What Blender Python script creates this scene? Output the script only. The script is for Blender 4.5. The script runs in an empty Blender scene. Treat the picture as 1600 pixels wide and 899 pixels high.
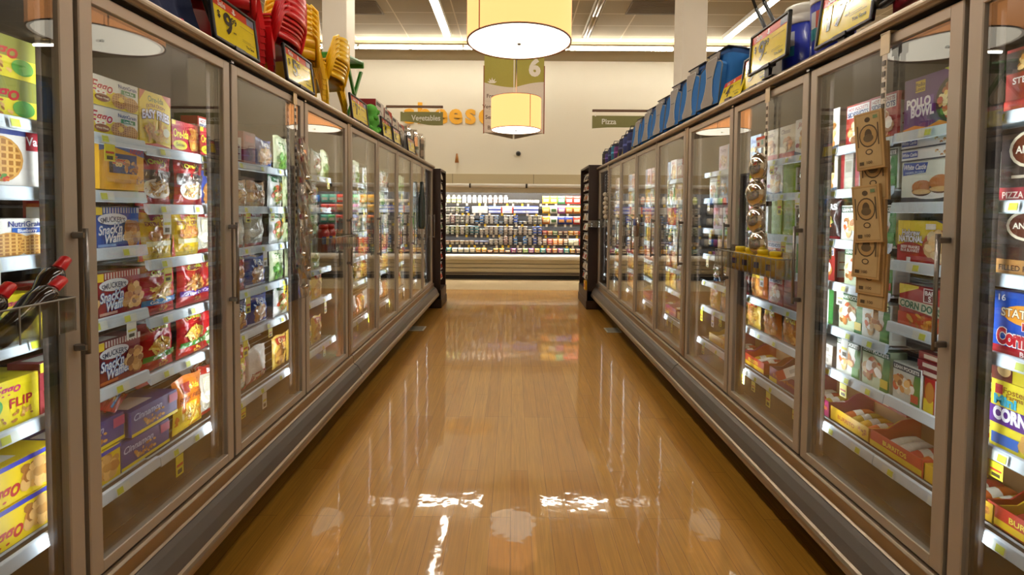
import bpy, math, random
from mathutils import Vector, Matrix
random.seed(7)
C = bpy.context.scene.collection
PI = math.pi
S = bpy.context.scene

# ------------------------------------------------------------------ camera, light level
F_PX = 745.04
PITCH, YAW, ROLL = 0.0350, 0.0019, 0.0081
CAM_Z = 1.60
cam_d = bpy.data.cameras.new('camera'); cam = bpy.data.objects.new('camera', cam_d); C.objects.link(cam)
cam_d.sensor_width = 36.0; cam_d.sensor_fit = 'HORIZONTAL'
cam_d.lens = 36.0 * F_PX / 1600
cam_d.shift_x = 0.0
cam_d.shift_y = -(449.5 - 356.76) / 1600
cam_d.clip_start = 0.02
_x = Vector((math.cos(YAW), math.sin(YAW), 0)); _y1 = Vector((-math.sin(YAW), math.cos(YAW), 0))
_f = _y1 * math.cos(PITCH) - Vector((0, 0, 1)) * math.sin(PITCH)
_u = _y1 * math.sin(PITCH) + Vector((0, 0, 1)) * math.cos(PITCH)
_R = _x * math.cos(ROLL) + _u * math.sin(ROLL)
_U = -_x * math.sin(ROLL) + _u * math.cos(ROLL)
_m = Matrix.Identity(4)
for i in range(3):
    _m[i][0] = _R[i]; _m[i][1] = _U[i]; _m[i][2] = -_f[i]
_m[2][3] = CAM_Z
cam.matrix_world = _m
S.camera = cam
S.view_settings.view_transform = 'Standard'
S.view_settings.look = 'None'
S.view_settings.gamma = 1
S.view_settings.use_curve_mapping = False
S.view_settings.exposure = 0.0
S.cycles.max_bounces = 8
S.cycles.diffuse_bounces = 3
S.cycles.glossy_bounces = 5
S.cycles.transparent_max_bounces = 24
S.cycles.caustics_reflective = False
S.cycles.caustics_refractive = False
S.cycles.sample_clamp_indirect = 4.0
S.cycles.use_denoising = True
w = bpy.data.worlds.new('world'); S.world = w; w.use_nodes = True
w.node_tree.nodes['Background'].inputs[0].default_value = (1, .86, .68, 1)
w.node_tree.nodes['Background'].inputs[1].default_value = 0.1
E_TUBE, E_TUBE_BACK, E_LED, E_CASE = 38.0, 42.0, 3.0, 150.0
E_SHADE, E_DIFF = 1.9, 2.4

# ------------------------------------------------------------------ colours and materials
def hx(s):
    s = s.lstrip('#'); o = []
    for i in (0, 2, 4):
        c = int(s[i:i+2], 16) / 255
        o.append(c / 12.92 if c <= .04045 else ((c + .055) / 1.055) ** 2.4)
    return (o[0], o[1], o[2], 1.0)
def jit(c, a=.12):
    k = 1 + random.uniform(-a, a)
    return (min(1, c[0]*k), min(1, c[1]*k*(1+random.uniform(-.04, .04))), min(1, c[2]*k), 1)

MATS = {}
def mat(name, rough=.5, metal=0, col=None, bump=0, bscale=60, emit=0, coat=0, spec=.5, ecol=None, trans=0, alpha=1, aniso=0):
    if name in MATS: return MATS[name]
    m = bpy.data.materials.new(name); m.use_nodes = True; nt = m.node_tree; b = nt.nodes['Principled BSDF']
    b.inputs['Roughness'].default_value = rough; b.inputs['Metallic'].default_value = metal
    b.inputs['Coat Weight'].default_value = coat; b.inputs['Specular IOR Level'].default_value = spec
    b.inputs['Coat Roughness'].default_value = .06
    b.inputs['Transmission Weight'].default_value = trans
    b.inputs['Alpha'].default_value = alpha
    if col is None:
        a = nt.nodes.new('ShaderNodeAttribute'); a.attribute_name = 'Col'
        n = nt.nodes.new('ShaderNodeTexNoise'); n.inputs['Scale'].default_value = 35
        tc = nt.nodes.new('ShaderNodeTexCoord'); nt.links.new(tc.outputs['Object'], n.inputs['Vector'])
        r = nt.nodes.new('ShaderNodeMapRange'); r.inputs[3].default_value = .93; r.inputs[4].default_value = 1.05
        nt.links.new(n.outputs['Fac'], r.inputs[0])
        mx = nt.nodes.new('ShaderNodeVectorMath'); mx.operation = 'SCALE'
        nt.links.new(a.outputs['Color'], mx.inputs[0]); nt.links.new(r.outputs[0], mx.inputs['Scale'])
        nt.links.new(mx.outputs[0], b.inputs['Base Color'])
    else:
        b.inputs['Base Color'].default_value = col
    if emit:
        b.inputs['Emission Color'].default_value = ecol or col; b.inputs['Emission Strength'].default_value = emit
    if bump:
        n = nt.nodes.new('ShaderNodeTexNoise'); n.inputs['Scale'].default_value = bscale; n.inputs['Detail'].default_value = 3
        tc = nt.nodes.new('ShaderNodeTexCoord'); nt.links.new(tc.outputs['Object'], n.inputs['Vector'])
        bp = nt.nodes.new('ShaderNodeBump'); bp.inputs['Strength'].default_value = bump; bp.inputs['Distance'].default_value = .01
        nt.links.new(n.outputs['Fac'], bp.inputs['Height']); nt.links.new(bp.outputs[0], b.inputs['Normal'])
    MATS[name] = m; return m

CARD = mat('printed carton', .42)
FILM = mat('printed plastic film', .22, bump=.5, bscale=45, coat=.4)
PLAS = mat('moulded plastic', .3, coat=.2)
MATT = mat('matt painted surface', .7)
CLOTH = mat('woven nylon', .8, bump=.25, bscale=400)
METAL = mat('champagne anodised aluminium', .38, 1.0, hx('a89a88'), bump=.04, bscale=300)
FRAME = mat('painted door frame', .45, .35, hx('b6ab9c'), bump=.03, bscale=400)
STEEL = mat('brushed steel', .3, 1.0, hx('b9bbbd'))
CHROME = mat('polished steel', .12, 1.0, hx('d9d6cf'), bump=.15, bscale=30)
BLACK = mat('black plastic', .35, 0, hx('151313'))
GASK = mat('dark rubber gasket', .6, 0, hx('2a211b'))
INNER = mat('freezer liner', .6, 0, hx('15110e'))
RAILW = mat('price rail plastic', .3, 0, hx('cfdde8'))
WIRE = mat('white coated wire shelf', .45, 0, hx('b9c0c4'))
PANEL = mat('grey painted base panel', .4, .3, hx('6e6862'), bump=.03, bscale=200)
WALLM = mat('cream painted wall', .8, 0, hx('f0e8d2'), bump=.05, bscale=120)
COLM = mat('column paint', .75, 0, hx('e9dfcc'))
BEIGE = mat('beige panel', .55, 0, hx('c9b893'))
BROWN = mat('dark stained wood', .5, 0, hx('2c1a12'), bump=.1, bscale=40)
WHITEM = mat('white enamel', .4, 0, hx('ece6d8'))
TUBE = mat('lit fluorescent tube', .5, 0, hx('ffffff'), emit=E_TUBE, ecol=(1, .93, .82, 1))
TUBE2 = mat('lit wall wash tube', .5, 0, hx('ffffff'), emit=E_TUBE_BACK, ecol=(1, .94, .84, 1))
TUBE0 = mat('unlit fluorescent tube', .3, 0, hx('e6e0d0'))
CASEL = mat('dairy case lamp', .5, 0, hx('ffffff'), emit=E_CASE, ecol=(1, .96, .9, 1))
SHADE = mat('lit fabric shade', .8, 0, hx('6a5030'), emit=E_SHADE, ecol=(1, .405, .135, 1))
DIFF = mat('lit pendant diffuser', .5, 0, hx('ffffff'), emit=E_DIFF, ecol=(1, .93, .76, 1))
GOLDP = mat('yellow painted letters', .5, 0, hx('f4b32a'))

def glass_mat(name, f0, tint, power=5.0, mx_=1.0, rough=0.0):
    m = bpy.data.materials.new(name); m.use_nodes = True; nt = m.node_tree
    for n in list(nt.nodes): nt.nodes.remove(n)
    out = nt.nodes.new('ShaderNodeOutputMaterial'); mix = nt.nodes.new('ShaderNodeMixShader')
    tr = nt.nodes.new('ShaderNodeBsdfTransparent'); tr.inputs[0].default_value = tint
    gl = nt.nodes.new('ShaderNodeBsdfGlossy'); gl.inputs['Roughness'].default_value = rough; gl.inputs[0].default_value = (1, .98, .95, 1)
    lw = nt.nodes.new('ShaderNodeLayerWeight'); lw.inputs['Blend'].default_value = .5
    pw = nt.nodes.new('ShaderNodeMath'); pw.operation = 'POWER'; pw.inputs[1].default_value = power
    nt.links.new(lw.outputs['Facing'], pw.inputs[0])
    mr = nt.nodes.new('ShaderNodeMapRange'); mr.inputs[3].default_value = f0; mr.inputs[4].default_value = mx_
    nt.links.new(pw.outputs[0], mr.inputs[0]); nt.links.new(mr.outputs[0], mix.inputs[0])
    nt.links.new(tr.outputs[0], mix.inputs[1]); nt.links.new(gl.outputs[0], mix.inputs[2]); nt.links.new(mix.outputs[0], out.inputs[0])
    return m
GLASS = glass_mat('freezer door glass', .045, (.94, .95, .94, 1), 2.6, .85)
CLEAR = glass_mat('clear plastic', .12, (.86, .86, .84, 1), 3.0, .7, .05)
WRAP = glass_mat('clear cellophane', .30, (.88, .87, .85, 1), 2.0, .7, .12)

def node_floor():
    m = bpy.data.materials.new('glossy wood plank floor'); m.use_nodes = True; nt = m.node_tree; b = nt.nodes['Principled BSDF']
    L = nt.links.new; N = nt.nodes.new
    tc = N('ShaderNodeTexCoord'); mp = N('ShaderNodeMapping'); mp.inputs['Rotation'].default_value = (0, 0, PI/2)
    L(tc.outputs['Object'], mp.inputs[0])
    br = N('ShaderNodeTexBrick'); br.inputs['Scale'].default_value = 1; br.inputs['Brick Width'].default_value = 1.22
    br.inputs['Row Height'].default_value = .102; br.inputs['Mortar Size'].default_value = .0012; br.offset = .37; br.offset_frequency = 3
    br.inputs['Color1'].default_value = hx('b98028'); br.inputs['Color2'].default_value = hx('c69038'); br.inputs['Mortar'].default_value = hx('7a4a14')
    br.inputs['Mortar Smooth'].default_value = .3
    L(mp.outputs[0], br.inputs[0])
    mp2 = N('ShaderNodeMapping'); mp2.inputs['Scale'].default_value = (30, 1.2, 1); L(tc.outputs['Object'], mp2.inputs[0])
    no = N('ShaderNodeTexNoise'); no.inputs['Scale'].default_value = 2.2; no.inputs['Detail'].default_value = 6; no.inputs['Distortion'].default_value = 1.2; L(mp2.outputs[0], no.inputs[0])
    rp = N('ShaderNodeMapRange'); rp.inputs[1].default_value = .3; rp.inputs[2].default_value = .7; rp.inputs[3].default_value = .78; rp.inputs[4].default_value = 1.1; L(no.outputs[0], rp.inputs[0])
    ml = N('ShaderNodeVectorMath'); ml.operation = 'SCALE'; L(br.outputs['Color'], ml.inputs[0]); L(rp.outputs[0], ml.inputs['Scale'])
    L(ml.outputs[0], b.inputs['Base Color'])
    b.inputs['Roughness'].default_value = .42; b.inputs['Coat Weight'].default_value = .9; b.inputs['Coat Roughness'].default_value = .04; b.inputs['Coat IOR'].default_value = 1.55
    n2 = N('ShaderNodeTexNoise'); n2.inputs['Scale'].default_value = 9; n2.inputs['Detail'].default_value = 2; L(tc.outputs['Object'], n2.inputs[0])
    bp = N('ShaderNodeBump'); bp.inputs['Strength'].default_value = .05; bp.inputs['Distance'].default_value = .02
    L(n2.outputs[0], bp.inputs['Height'])
    bp2 = N('ShaderNodeBump'); bp2.inputs['Strength'].default_value = .25; bp2.inputs['Distance'].default_value = .001; bp2.invert = True
    L(br.outputs['Fac'], bp2.inputs['Height']); L(bp.outputs[0], bp2.inputs['Normal'])
    L(bp2.outputs[0], b.inputs['Normal']); L(bp2.outputs[0], b.inputs['Coat Normal'])
    return m
def node_ceiling():
    m = bpy.data.materials.new('acoustic ceiling tiles'); m.use_nodes = True; nt = m.node_tree; b = nt.nodes['Principled BSDF']
    L = nt.links.new; N = nt.nodes.new
    tc = N('ShaderNodeTexCoord')
    br = N('ShaderNodeTexBrick'); br.inputs['Scale'].default_value = 1; br.inputs['Brick Width'].default_value = 1.22; br.offset = 0
    br.inputs['Row Height'].default_value = .61; br.inputs['Mortar Size'].default_value = .014
    br.inputs['Color1'].default_value = hx('9c9078'); br.inputs['Color2'].default_value = hx('a69a82'); br.inputs['Mortar'].default_value = hx('cfc3aa')
    L(tc.outputs['Object'], br.inputs[0])
    no = N('ShaderNodeTexNoise'); no.inputs['Scale'].default_value = 60; no.inputs['Detail'].default_value = 4; L(tc.outputs['Object'], no.inputs[0])
    rp = N('ShaderNodeMapRange'); rp.inputs[3].default_value = .85; rp.inputs[4].default_value = 1.1; L(no.outputs[0], rp.inputs[0])
    ml = N('ShaderNodeVectorMath'); ml.operation = 'SCALE'; L(br.outputs['Color'], ml.inputs[0]); L(rp.outputs[0], ml.inputs['Scale'])
    L(ml.outputs[0], b.inputs['Base Color']); b.inputs['Roughness'].default_value = .9
    return m
def node_tile():
    m = bpy.data.materials.new('beige vinyl tile floor'); m.use_nodes = True; nt = m.node_tree; b = nt.nodes['Principled BSDF']
    L = nt.links.new; N = nt.nodes.new
    tc = N('ShaderNodeTexCoord')
    br = N('ShaderNodeTexBrick'); br.inputs['Scale'].default_value = 1; br.inputs['Brick Width'].default_value = .305; br.offset = 0
    br.inputs['Row Height'].default_value = .305; br.inputs['Mortar Size'].default_value = .002
    br.inputs['Color1'].default_value = hx('b9a178'); br.inputs['Color2'].default_value = hx('c0a981'); br.inputs['Mortar'].default_value = hx('a58e68')
    L(tc.outputs['Object'], br.inputs[0]); L(br.outputs['Color'], b.inputs['Base Color'])
    b.inputs['Roughness'].default_value = .3; b.inputs['Coat Weight'].default_value = .4
    return m

# ------------------------------------------------------------------ mesh builder
GREY = hx('808080')
class MB:
    def __init__(s): s.v = []; s.f = []; s.c = []; s.m = []; s.sm = []; s.mats = []
    def mi(s, m):
        if m not in s.mats: s.mats.append(m)
        return s.mats.index(m)
    def face(s, pts, col=GREY, m=CARD, smooth=False):
        k = len(s.v); s.v += [tuple(p) for p in pts]; s.f.append(list(range(k, k+len(pts)))); s.c.append(col); s.m.append(s.mi(m)); s.sm.append(smooth)
    def mesh_(s, verts, faces, col=GREY, m=CARD, smooth=False, cols=None):
        k = len(s.v); s.v += [tuple(p) for p in verts]; q = s.mi(m)
        for i, f in enumerate(faces):
            s.f.append([a+k for a in f]); s.c.append(cols[i] if cols else col); s.m.append(q); s.sm.append(smooth)
    def box(s, x0, y0, z0, x1, y1, z1, col=GREY, m=CARD, bev=0):
        if x0 > x1: x0, x1 = x1, x0
        if y0 > y1: y0, y1 = y1, y0
        if z0 > z1: z0, z1 = z1, z0
        if bev <= 0:
            vs = [(x0,y0,z0),(x1,y0,z0),(x1,y1,z0),(x0,y1,z0),(x0,y0,z1),(x1,y0,z1),(x1,y1,z1),(x0,y1,z1)]
            fs = [(0,3,2,1),(4,5,6,7),(0,1,5,4),(1,2,6,5),(2,3,7,6),(3,0,4,7)]
            s.mesh_(vs, fs, col, m); return
        b = min(bev, (x1-x0)/2.01, (y1-y0)/2.01, (z1-z0)/2.01)
        # chamfered box : 24 vertices
        vs = []; idx = {}
        for ix, X in enumerate((x0, x1)):
            for iy, Y in enumerate((y0, y1)):
                for iz, Z in enumerate((z0, z1)):
                    sx = b if ix == 0 else -b; sy = b if iy == 0 else -b; sz = b if iz == 0 else -b
                    idx[(ix,iy,iz,'x')] = len(vs); vs.append((X, Y+sy, Z+sz))
                    idx[(ix,iy,iz,'y')] = len(vs); vs.append((X+sx, Y, Z+sz))
                    idx[(ix,iy,iz,'z')] = len(vs); vs.append((X+sx, Y+sy, Z))
        fs = []
        for a in (0, 1):
            fs.append([idx[(a,0,0,'x')], idx[(a,1,0,'x')], idx[(a,1,1,'x')], idx[(a,0,1,'x')]])
            fs.append([idx[(0,a,0,'y')], idx[(1,a,0,'y')], idx[(1,a,1,'y')], idx[(0,a,1,'y')]])
            fs.append([idx[(0,0,a,'z')], idx[(1,0,a,'z')], idx[(1,1,a,'z')], idx[(0,1,a,'z')]])
            for c in (0, 1):
                fs.append([idx[(a,c,0,'x')], idx[(a,c,1,'x')], idx[(a,c,1,'y')], idx[(a,c,0,'y')]])
                fs.append([idx[(a,0,c,'x')], idx[(a,1,c,'x')], idx[(a,1,c,'z')], idx[(a,0,c,'z')]])
                fs.append([idx[(0,a,c,'y')], idx[(1,a,c,'y')], idx[(1,a,c,'z')], idx[(0,a,c,'z')]])
                for d in (0, 1):
                    fs.append([idx[(a,c,d,'x')], idx[(a,c,d,'y')], idx[(a,c,d,'z')]])
        cx, cy, cz = (x0+x1)/2, (y0+y1)/2, (z0+z1)/2
        out = []
        for f in fs:
            p = [Vector(vs[i]) for i in f]; n = (p[1]-p[0]).cross(p[2]-p[0]); ce = sum(p, Vector())/len(p) - Vector((cx,cy,cz))
            out.append(f if n.dot(ce) > 0 else f[::-1])
        s.mesh_(vs, out, col, m)
    def lathe(s, prof, n=20, cx=0, cy=0, z0=0, col=GREY, m=PLAS, cols=None, smooth=True, sx=1, sy=1, caps=True):
        vs = []; fs = []; cl = []
        for r, z in prof:
            for i in range(n):
                a = 2*PI*i/n; vs.append((cx+r*sx*math.cos(a), cy+r*sy*math.sin(a), z0+z))
        for j in range(len(prof)-1):
            for i in range(n):
                k = (i+1) % n; fs.append((j*n+i, j*n+k, (j+1)*n+k, (j+1)*n+i)); cl.append(cols[j] if cols else col)
        if caps:
            if prof[0][0] > 1e-4: fs.append(tuple(range(n))[::-1]); cl.append(cl[0])
            if prof[-1][0] > 1e-4: fs.append(tuple((len(prof)-1)*n+i for i in range(n))); cl.append(cl[-1 if not prof[0][0] > 1e-4 else -2])
        s.mesh_(vs, fs, col, m, smooth, cl)
    def tube(s, pts, r, n=8, col=GREY, m=PLAS, closed=False):
        pts = [Vector(p) for p in pts]; vs = []; fs = []; N = len(pts)
        up = Vector((0, 0, 1)); prev = None
        for j, p in enumerate(pts):
            if closed: t = pts[(j+1) % N] - pts[j-1]
            else: t = pts[min(j+1, N-1)] - pts[max(j-1, 0)]
            t.normalize()
            if prev is None:
                a = up if abs(t.z) < .9 else Vector((1, 0, 0)); u_ = t.cross(a).normalized()
            else: u_ = (prev - t*prev.dot(t)).normalized()
            prev = u_; v_ = t.cross(u_); rr = r[j] if isinstance(r, (list, tuple)) else r
            for i in range(n):
                a = 2*PI*i/n; vs.append(p + u_*rr*math.cos(a) + v_*rr*math.sin(a))
        for j in range(N if closed else N-1):
            k = (j+1) % N
            for i in range(n):
                i2 = (i+1) % n; fs.append((j*n+i, j*n+i2, k*n+i2, k*n+i))
        if not closed: fs.append(tuple(range(n))[::-1]); fs.append(tuple((N-1)*n+i for i in range(n)))
        s.mesh_(vs, fs, col, m, True)
    def prism(s, poly, fn, t0, t1, col=GREY, m=CARD, smooth=False):
        """extrude polygon (a,b) ; fn(a,b,t) -> xyz"""
        n = len(poly); vs = [fn(a, b, t0) for a, b in poly] + [fn(a, b, t1) for a, b in poly]
        fs = [tuple(range(n))[::-1], tuple(range(n, 2*n))] + [(i, (i+1) % n, n+(i+1) % n, n+i) for i in range(n)]
        s.mesh_(vs, fs, col, m, smooth)
    def tm(s, M, k=0):
        for i in range(k, len(s.v)): s.v[i] = tuple(M @ Vector(s.v[i]))
    def data(s, name):
        me = bpy.data.meshes.new(name); me.from_pydata(s.v, [], s.f)
        for m in s.mats: me.materials.append(m)
        me.polygons.foreach_set('material_index', s.m); me.polygons.foreach_set('use_smooth', s.sm)
        at = me.color_attributes.new('Col', 'FLOAT_COLOR', 'CORNER'); buf = []
        for f, c in zip(s.f, s.c): buf += list(c) * len(f)
        at.data.foreach_set('color', buf); me.update(); return me

def obj(name, mb, parent=None, loc=(0, 0, 0), rz=0, kind=None, label=None, bevel=0):
    me = mb.data(name) if isinstance(mb, MB) else mb
    o = bpy.data.objects.new(name, me); C.objects.link(o); o.location = loc; o.rotation_euler = (0, 0, rz)
    if parent: o.parent = parent
    if kind: o['kind'] = kind
    if label: o['label'] = label
    if bevel:
        b = o.modifiers.new('bevel', 'BEVEL'); b.width = bevel; b.segments = 2; b.limit_method = 'ANGLE'
    return o
def tag(o, label, cat, group=None):
    o['label'] = label; o['category'] = cat
    if group: o['group'] = group
    return o
def thing(name, label, cat, loc=(0, 0, 0), rz=0, group=None):
    o = bpy.data.objects.new(name, None); C.objects.link(o); o.location = loc; o.rotation_euler = (0, 0, rz); o.empty_display_size = .1
    return tag(o, label, cat, group)
def struct(name, mb, **k): return obj(name, mb, kind='structure', **k)
ORD = ['zeroth', 'first', 'second', 'third', 'fourth', 'fifth', 'sixth', 'seventh', 'eighth', 'ninth', 'tenth', 'eleventh', 'twelfth',
       'thirteenth', 'fourteenth', 'fifteenth', 'sixteenth', 'seventeenth', 'eighteenth', 'nineteenth', 'twentieth'] + \
      ['twenty-' + a for a in ('first', 'second', 'third', 'fourth', 'fifth', 'sixth', 'seventh', 'eighth', 'ninth')] + ['thirtieth'] + \
      ['thirty-' + a for a in ('first', 'second', 'third', 'fourth', 'fifth', 'sixth', 'seventh', 'eighth', 'ninth')] + ['fortieth']

# ------------------------------------------------------------------ lettering
_TXT = {}
def text2d(s, off=0.0, shear=0.0):
    key = (s, off, shear)
    if key in _TXT: return _TXT[key]
    cu = bpy.data.curves.new('t', 'FONT'); cu.body = s; cu.resolution_u = 3; cu.offset = off; cu.shear = shear; cu.size = 1
    cu.align_x = 'CENTER'
    o = bpy.data.objects.new('t', cu); C.objects.link(o)
    dg = bpy.context.evaluated_depsgraph_get(); dg.update()
    me = o.evaluated_get(dg).to_mesh()
    vs = [(v.co.x, v.co.y) for v in me.vertices]; fs = [tuple(p.vertices) for p in me.polygons]
    o.evaluated_get(dg).to_mesh_clear(); bpy.data.objects.remove(o); bpy.data.curves.remove(cu)
    if vs:
        xs = [v[0] for v in vs]; mx = (min(xs)+max(xs))/2; wd = max(xs)-min(xs)
        vs = [(x-mx, y-.36) for x, y in vs]
    else: wd = 1
    _TXT[key] = (vs, fs, wd); return _TXT[key]

def draw(mb, P, W, H, ops, m, sub=False, seed=0):
    """ops painted one over another; P(u,v,off) maps the printed face; W,H its size in metres"""
    rnd = random.Random(seed); off = .0005 if not sub else .0012; st = .00022
    for op in ops:
        k = op[0]; off += st
        if k == 'r':
            _, x0, y0, x1, y1, c = op; c = hx(c)
            n = 1 if not sub else 6
            g = [[P(x0+(x1-x0)*i/n, y0+(y1-y0)*j/n, off) for i in range(n+1)] for j in range(n+1)]
            for j in range(n):
                for i in range(n): mb.face([g[j][i], g[j][i+1], g[j+1][i+1], g[j+1][i]], c, m, sub)
        elif k == 'p':
            _, pts, c = op; c = hx(c); mb.face([P(a, b, off) for a, b in pts], c, m)
        elif k == 'e':
            _, cx, cy, rx, ry, c = op; c = hx(c); rings = (1,) if not sub else (.5, 1); n = 18
            pr = None
            for q in rings:
                ring = [P(cx+rx*q*math.cos(2*PI*i/n), cy+ry*q*math.sin(2*PI*i/n), off) for i in range(n)]
                if pr is None: mb.face(ring, c, m)
                else:
                    for i in range(n): mb.face([pr[i], ring[i], ring[(i+1) % n], pr[(i+1) % n]], c, m, sub)
                pr = ring
        elif k == 't':
            s, cx, cy, h, c = op[1:6]; o = dict(op[6]) if len(op) > 6 else {}
            maxw = o.get('w', .9); rot = math.radians(o.get('rot', 0)); arc = o.get('arc', 0)
            layers = ([(o['oc'], o.get('o', .02) + .045)] if 'oc' in o else []) + [(c, o.get('o', .02))]
            for cc, of in layers:
                off += st
                vs, fs, wd = text2d(s, of, o.get('sh', 0)); _, _, wd0 = text2d(s, o.get('o', .02), o.get('sh', 0))
                sc = h*H/.72; kx = min(1.0, maxw*W/(wd0*sc)) if wd0 else 1
                if kx < .6: sc *= max(kx/.6, .5); kx = min(1.0, maxw*W/(wd0*sc))
                out = []
                for x, y in vs:
                    a, b = x*sc*kx, y*sc
                    if arc: b -= arc*(x/(wd0/2+.01))**2*h*H
                    a, b = a*math.cos(rot)-b*math.sin(rot), a*math.sin(rot)+b*math.cos(rot)
                    out.append(P(cx+a/W, cy+b/H, off))
                mb.mesh_(out, fs, hx(cc), m)
        elif k == 'food':
            _, cx, cy, rx, ry, pal, n = op[:7]; size = op[7] if len(op) > 7 else .28; asp = op[8] if len(op) > 8 else .6
            for _i in range(n):
                a = rnd.uniform(0, 2*PI); q = math.sqrt(rnd.random())*.85
                ex, ey = cx+rx*q*math.cos(a), cy+ry*q*math.sin(a); c0 = hx(rnd.choice(pal)); kk = rnd.uniform(.75, 1.2)
                c0 = (min(1, c0[0]*kk), min(1, c0[1]*kk), min(1, c0[2]*kk), 1)
                ra = size*min(rx*W, ry*H)*rnd.uniform(.7, 1.3)*1.3; rb = ra*asp; th = rnd.uniform(0, PI); off += st*.25
                mb.face([P(ex+(ra*math.cos(2*PI*i/8)*math.cos(th)-rb*math.sin(2*PI*i/8)*math.sin(th))/W,
                           ey+(ra*math.cos(2*PI*i/8)*math.sin(th)+rb*math.sin(2*PI*i/8)*math.cos(th))/H, off) for i in range(8)], c0, m)
        elif k == 'waffle':
            _, cx, cy, rx, ry = op[:5]; n = 18
            mb.face([P(cx+rx*math.cos(2*PI*i/n), cy+ry*math.sin(2*PI*i/n), off) for i in range(n)], hx('d29a4a'), m); off += st
            mb.face([P(cx+rx*.9*math.cos(2*PI*i/n), cy+ry*.9*math.sin(2*PI*i/n), off) for i in range(n)], hx('a8702e'), m); off += st
            for t in (-.6, -.3, 0, .3, .6):
                q = math.sqrt(1-t*t)*.88; e = .05
                mb.face([P(cx+rx*(t-e), cy-ry*q, off), P(cx+rx*(t+e), cy-ry*q, off), P(cx+rx*(t+e), cy+ry*q, off), P(cx+rx*(t-e), cy+ry*q, off)], hx('e0b266'), m)
                mb.face([P(cx-rx*q, cy+ry*(t-e), off+st), P(cx+rx*q, cy+ry*(t-e), off+st), P(cx+rx*q, cy+ry*(t+e), off+st), P(cx-rx*q, cy+ry*(t+e), off+st)], hx('dba95c'), m)
            off += st

# ------------------------------------------------------------------ packages
FRIES = ['f0c44c', 'e0a93a', 'f7d874', 'd8952c']; WAFF = ['b87a34', 'd29a4a', '9a6026', 'e2b068']; BREAD = ['c98a44', 'e2b878', 'a86a2c', 'f0d8a8']
GREENF = ['4c8a3a', '8ab050', 'e8e0b8', 'c8502c']; NUG = ['c8843a', 'a86424', 'e0a858', 'd09040']; PIZZ = ['c83c20', 'f0d080', 'e8b040', '9c3018', '5c8030']
DES = {}
def D(key, kind, size, base, desc, name, cat, ops, side=None): DES[key] = dict(kind=kind, size=size, base=base, desc=desc, name=name, cat=cat, ops=ops, side=side, me=None)
def swoosh(y0, y1, c, n=10, amp=.06, lo=0):
    pts = [(0, lo)] + [(1, lo)] + [(1-i/n, y1+(y0-y1)*i/n+amp*math.sin(PI*2*i/n)) for i in range(n+1)]
    return ('p', pts, c)
# waffles (boxes)
D('nutri', 'box', (.215, .105, .13), 'f2f0e4', 'white and yellow waffle carton', 'waffle_box', 'waffle box',
  [swoosh(.75, .35, 'f5dc28'), ('t', 'Eggo', .24, .66, .34, 'c41e28', {'sh': .25, 'oc': 'fffdf0', 'w': .42}), ('t', 'NutriGrain', .76, .83, .13, '3a4a8c', {'w': .4}),
   ('r', .62, .58, .93, .72, '3f8a4c'), ('t', 'Low Fat', .78, .65, .09, 'ffffff', {'w': .26}), ('e', .24, .27, .15, .13, '8a4a24'), ('t', 'Whole Wheat', .24, .27, .07, 'fff0d0', {'w': .24}),
   ('waffle', .58, .30, .17, .27), ('waffle', .82, .26, .16, .26), ('e', .60, .34, .06, .10, 'f3cc4a')])
D('nutri2', 'box', (.23, .115, .13), 'f4f2ea', 'white waffle carton with one large waffle', 'waffle_box', 'waffle box',
  [('p', [(0, 0), (.55, 0), (.3, .5), (.45, 1), (0, 1)], 'f6da2e'), ('t', 'Eggo', .2, .70, .34, 'c41e28', {'sh': .25, 'w': .36, 'oc': 'ffffff'}), ('t', 'NutriGrain', .75, .86, .14, '33418a', {'w': .42}),
   ('r', .58, .62, .95, .76, '2c5eb0'), ('t', 'Blueberry', .77, .69, .09, 'ffffff', {'w': .3}), ('waffle', .55, .34, .26, .31), ('waffle', .85, .3, .2, .28)])
D('eggor', 'box', (.23, .12, .13), '8a8a38', 'olive and yellow waffle carton', 'waffle_box', 'waffle box',
  [('r', 0, 0, 1, .5, 'd8c830'), ('t', 'Eggo', .5, .66, .36, 'b81c2c', {'sh': .25, 'w': .6}), ('food', .4, .22, .35, .15, WAFF, 14), ('e', .8, .3, .14, .2, '5a9a3c')])
D('wafv', 'box', (.20, .19, .13), 'f1ece4', 'white carton with round waffle picture', 'waffle_box', 'waffle box',
  [('r', 0, .84, 1, 1, '3f55a0'), ('waffle', .38, .45, .32, .36), ('r', .74, .62, 1, .95, 'b02030'), ('t', 'Van', .86, .78, .14, 'ffffff', {'w': .24}), ('food', .3, .15, .25, .1, ['d86a20', '4c8a30', 'c03828'], 16)])
D('eggotray', 'box', (.20, .175, .12), 'f0b428', 'orange yellow carton marked new', 'waffle_box', 'waffle box',
  [('p', [(0, .78), (.35, .88), (1, .74), (1, 1), (0, 1)], '5a6ea8'), ('t', 'NEW!', .82, .84, .11, 'd03020', {'w': .3}), ('r', .2, .35, .82, .76, '4a5480'), ('r', .2, .35, .28, .72, '3a3020'),
   ('t', 'Eggo', .42, .62, .15, 'd8342c', {'sh': .25, 'w': .3, 'oc': 'ffe8a0'}), ('food', .68, .5, .18, .16, WAFF, 16), ('food', .86, .22, .1, .1, WAFF, 8), ('r', .3, .12, .66, .22, 'd89a20')])
D('eggocer', 'box', (.21, .06, .12), 'e8dc60', 'low yellow tray of mini waffles', 'waffle_box', 'waffle box',
  [('food', .68, .5, .3, .4, ['f0e6a8', 'd8c060', 'b89a40'], 26), ('e', .16, .5, .09, .36, '5a3420'), ('t', '25%', .16, .5, .3, 'fff0c0', {'w': .13})])
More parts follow.
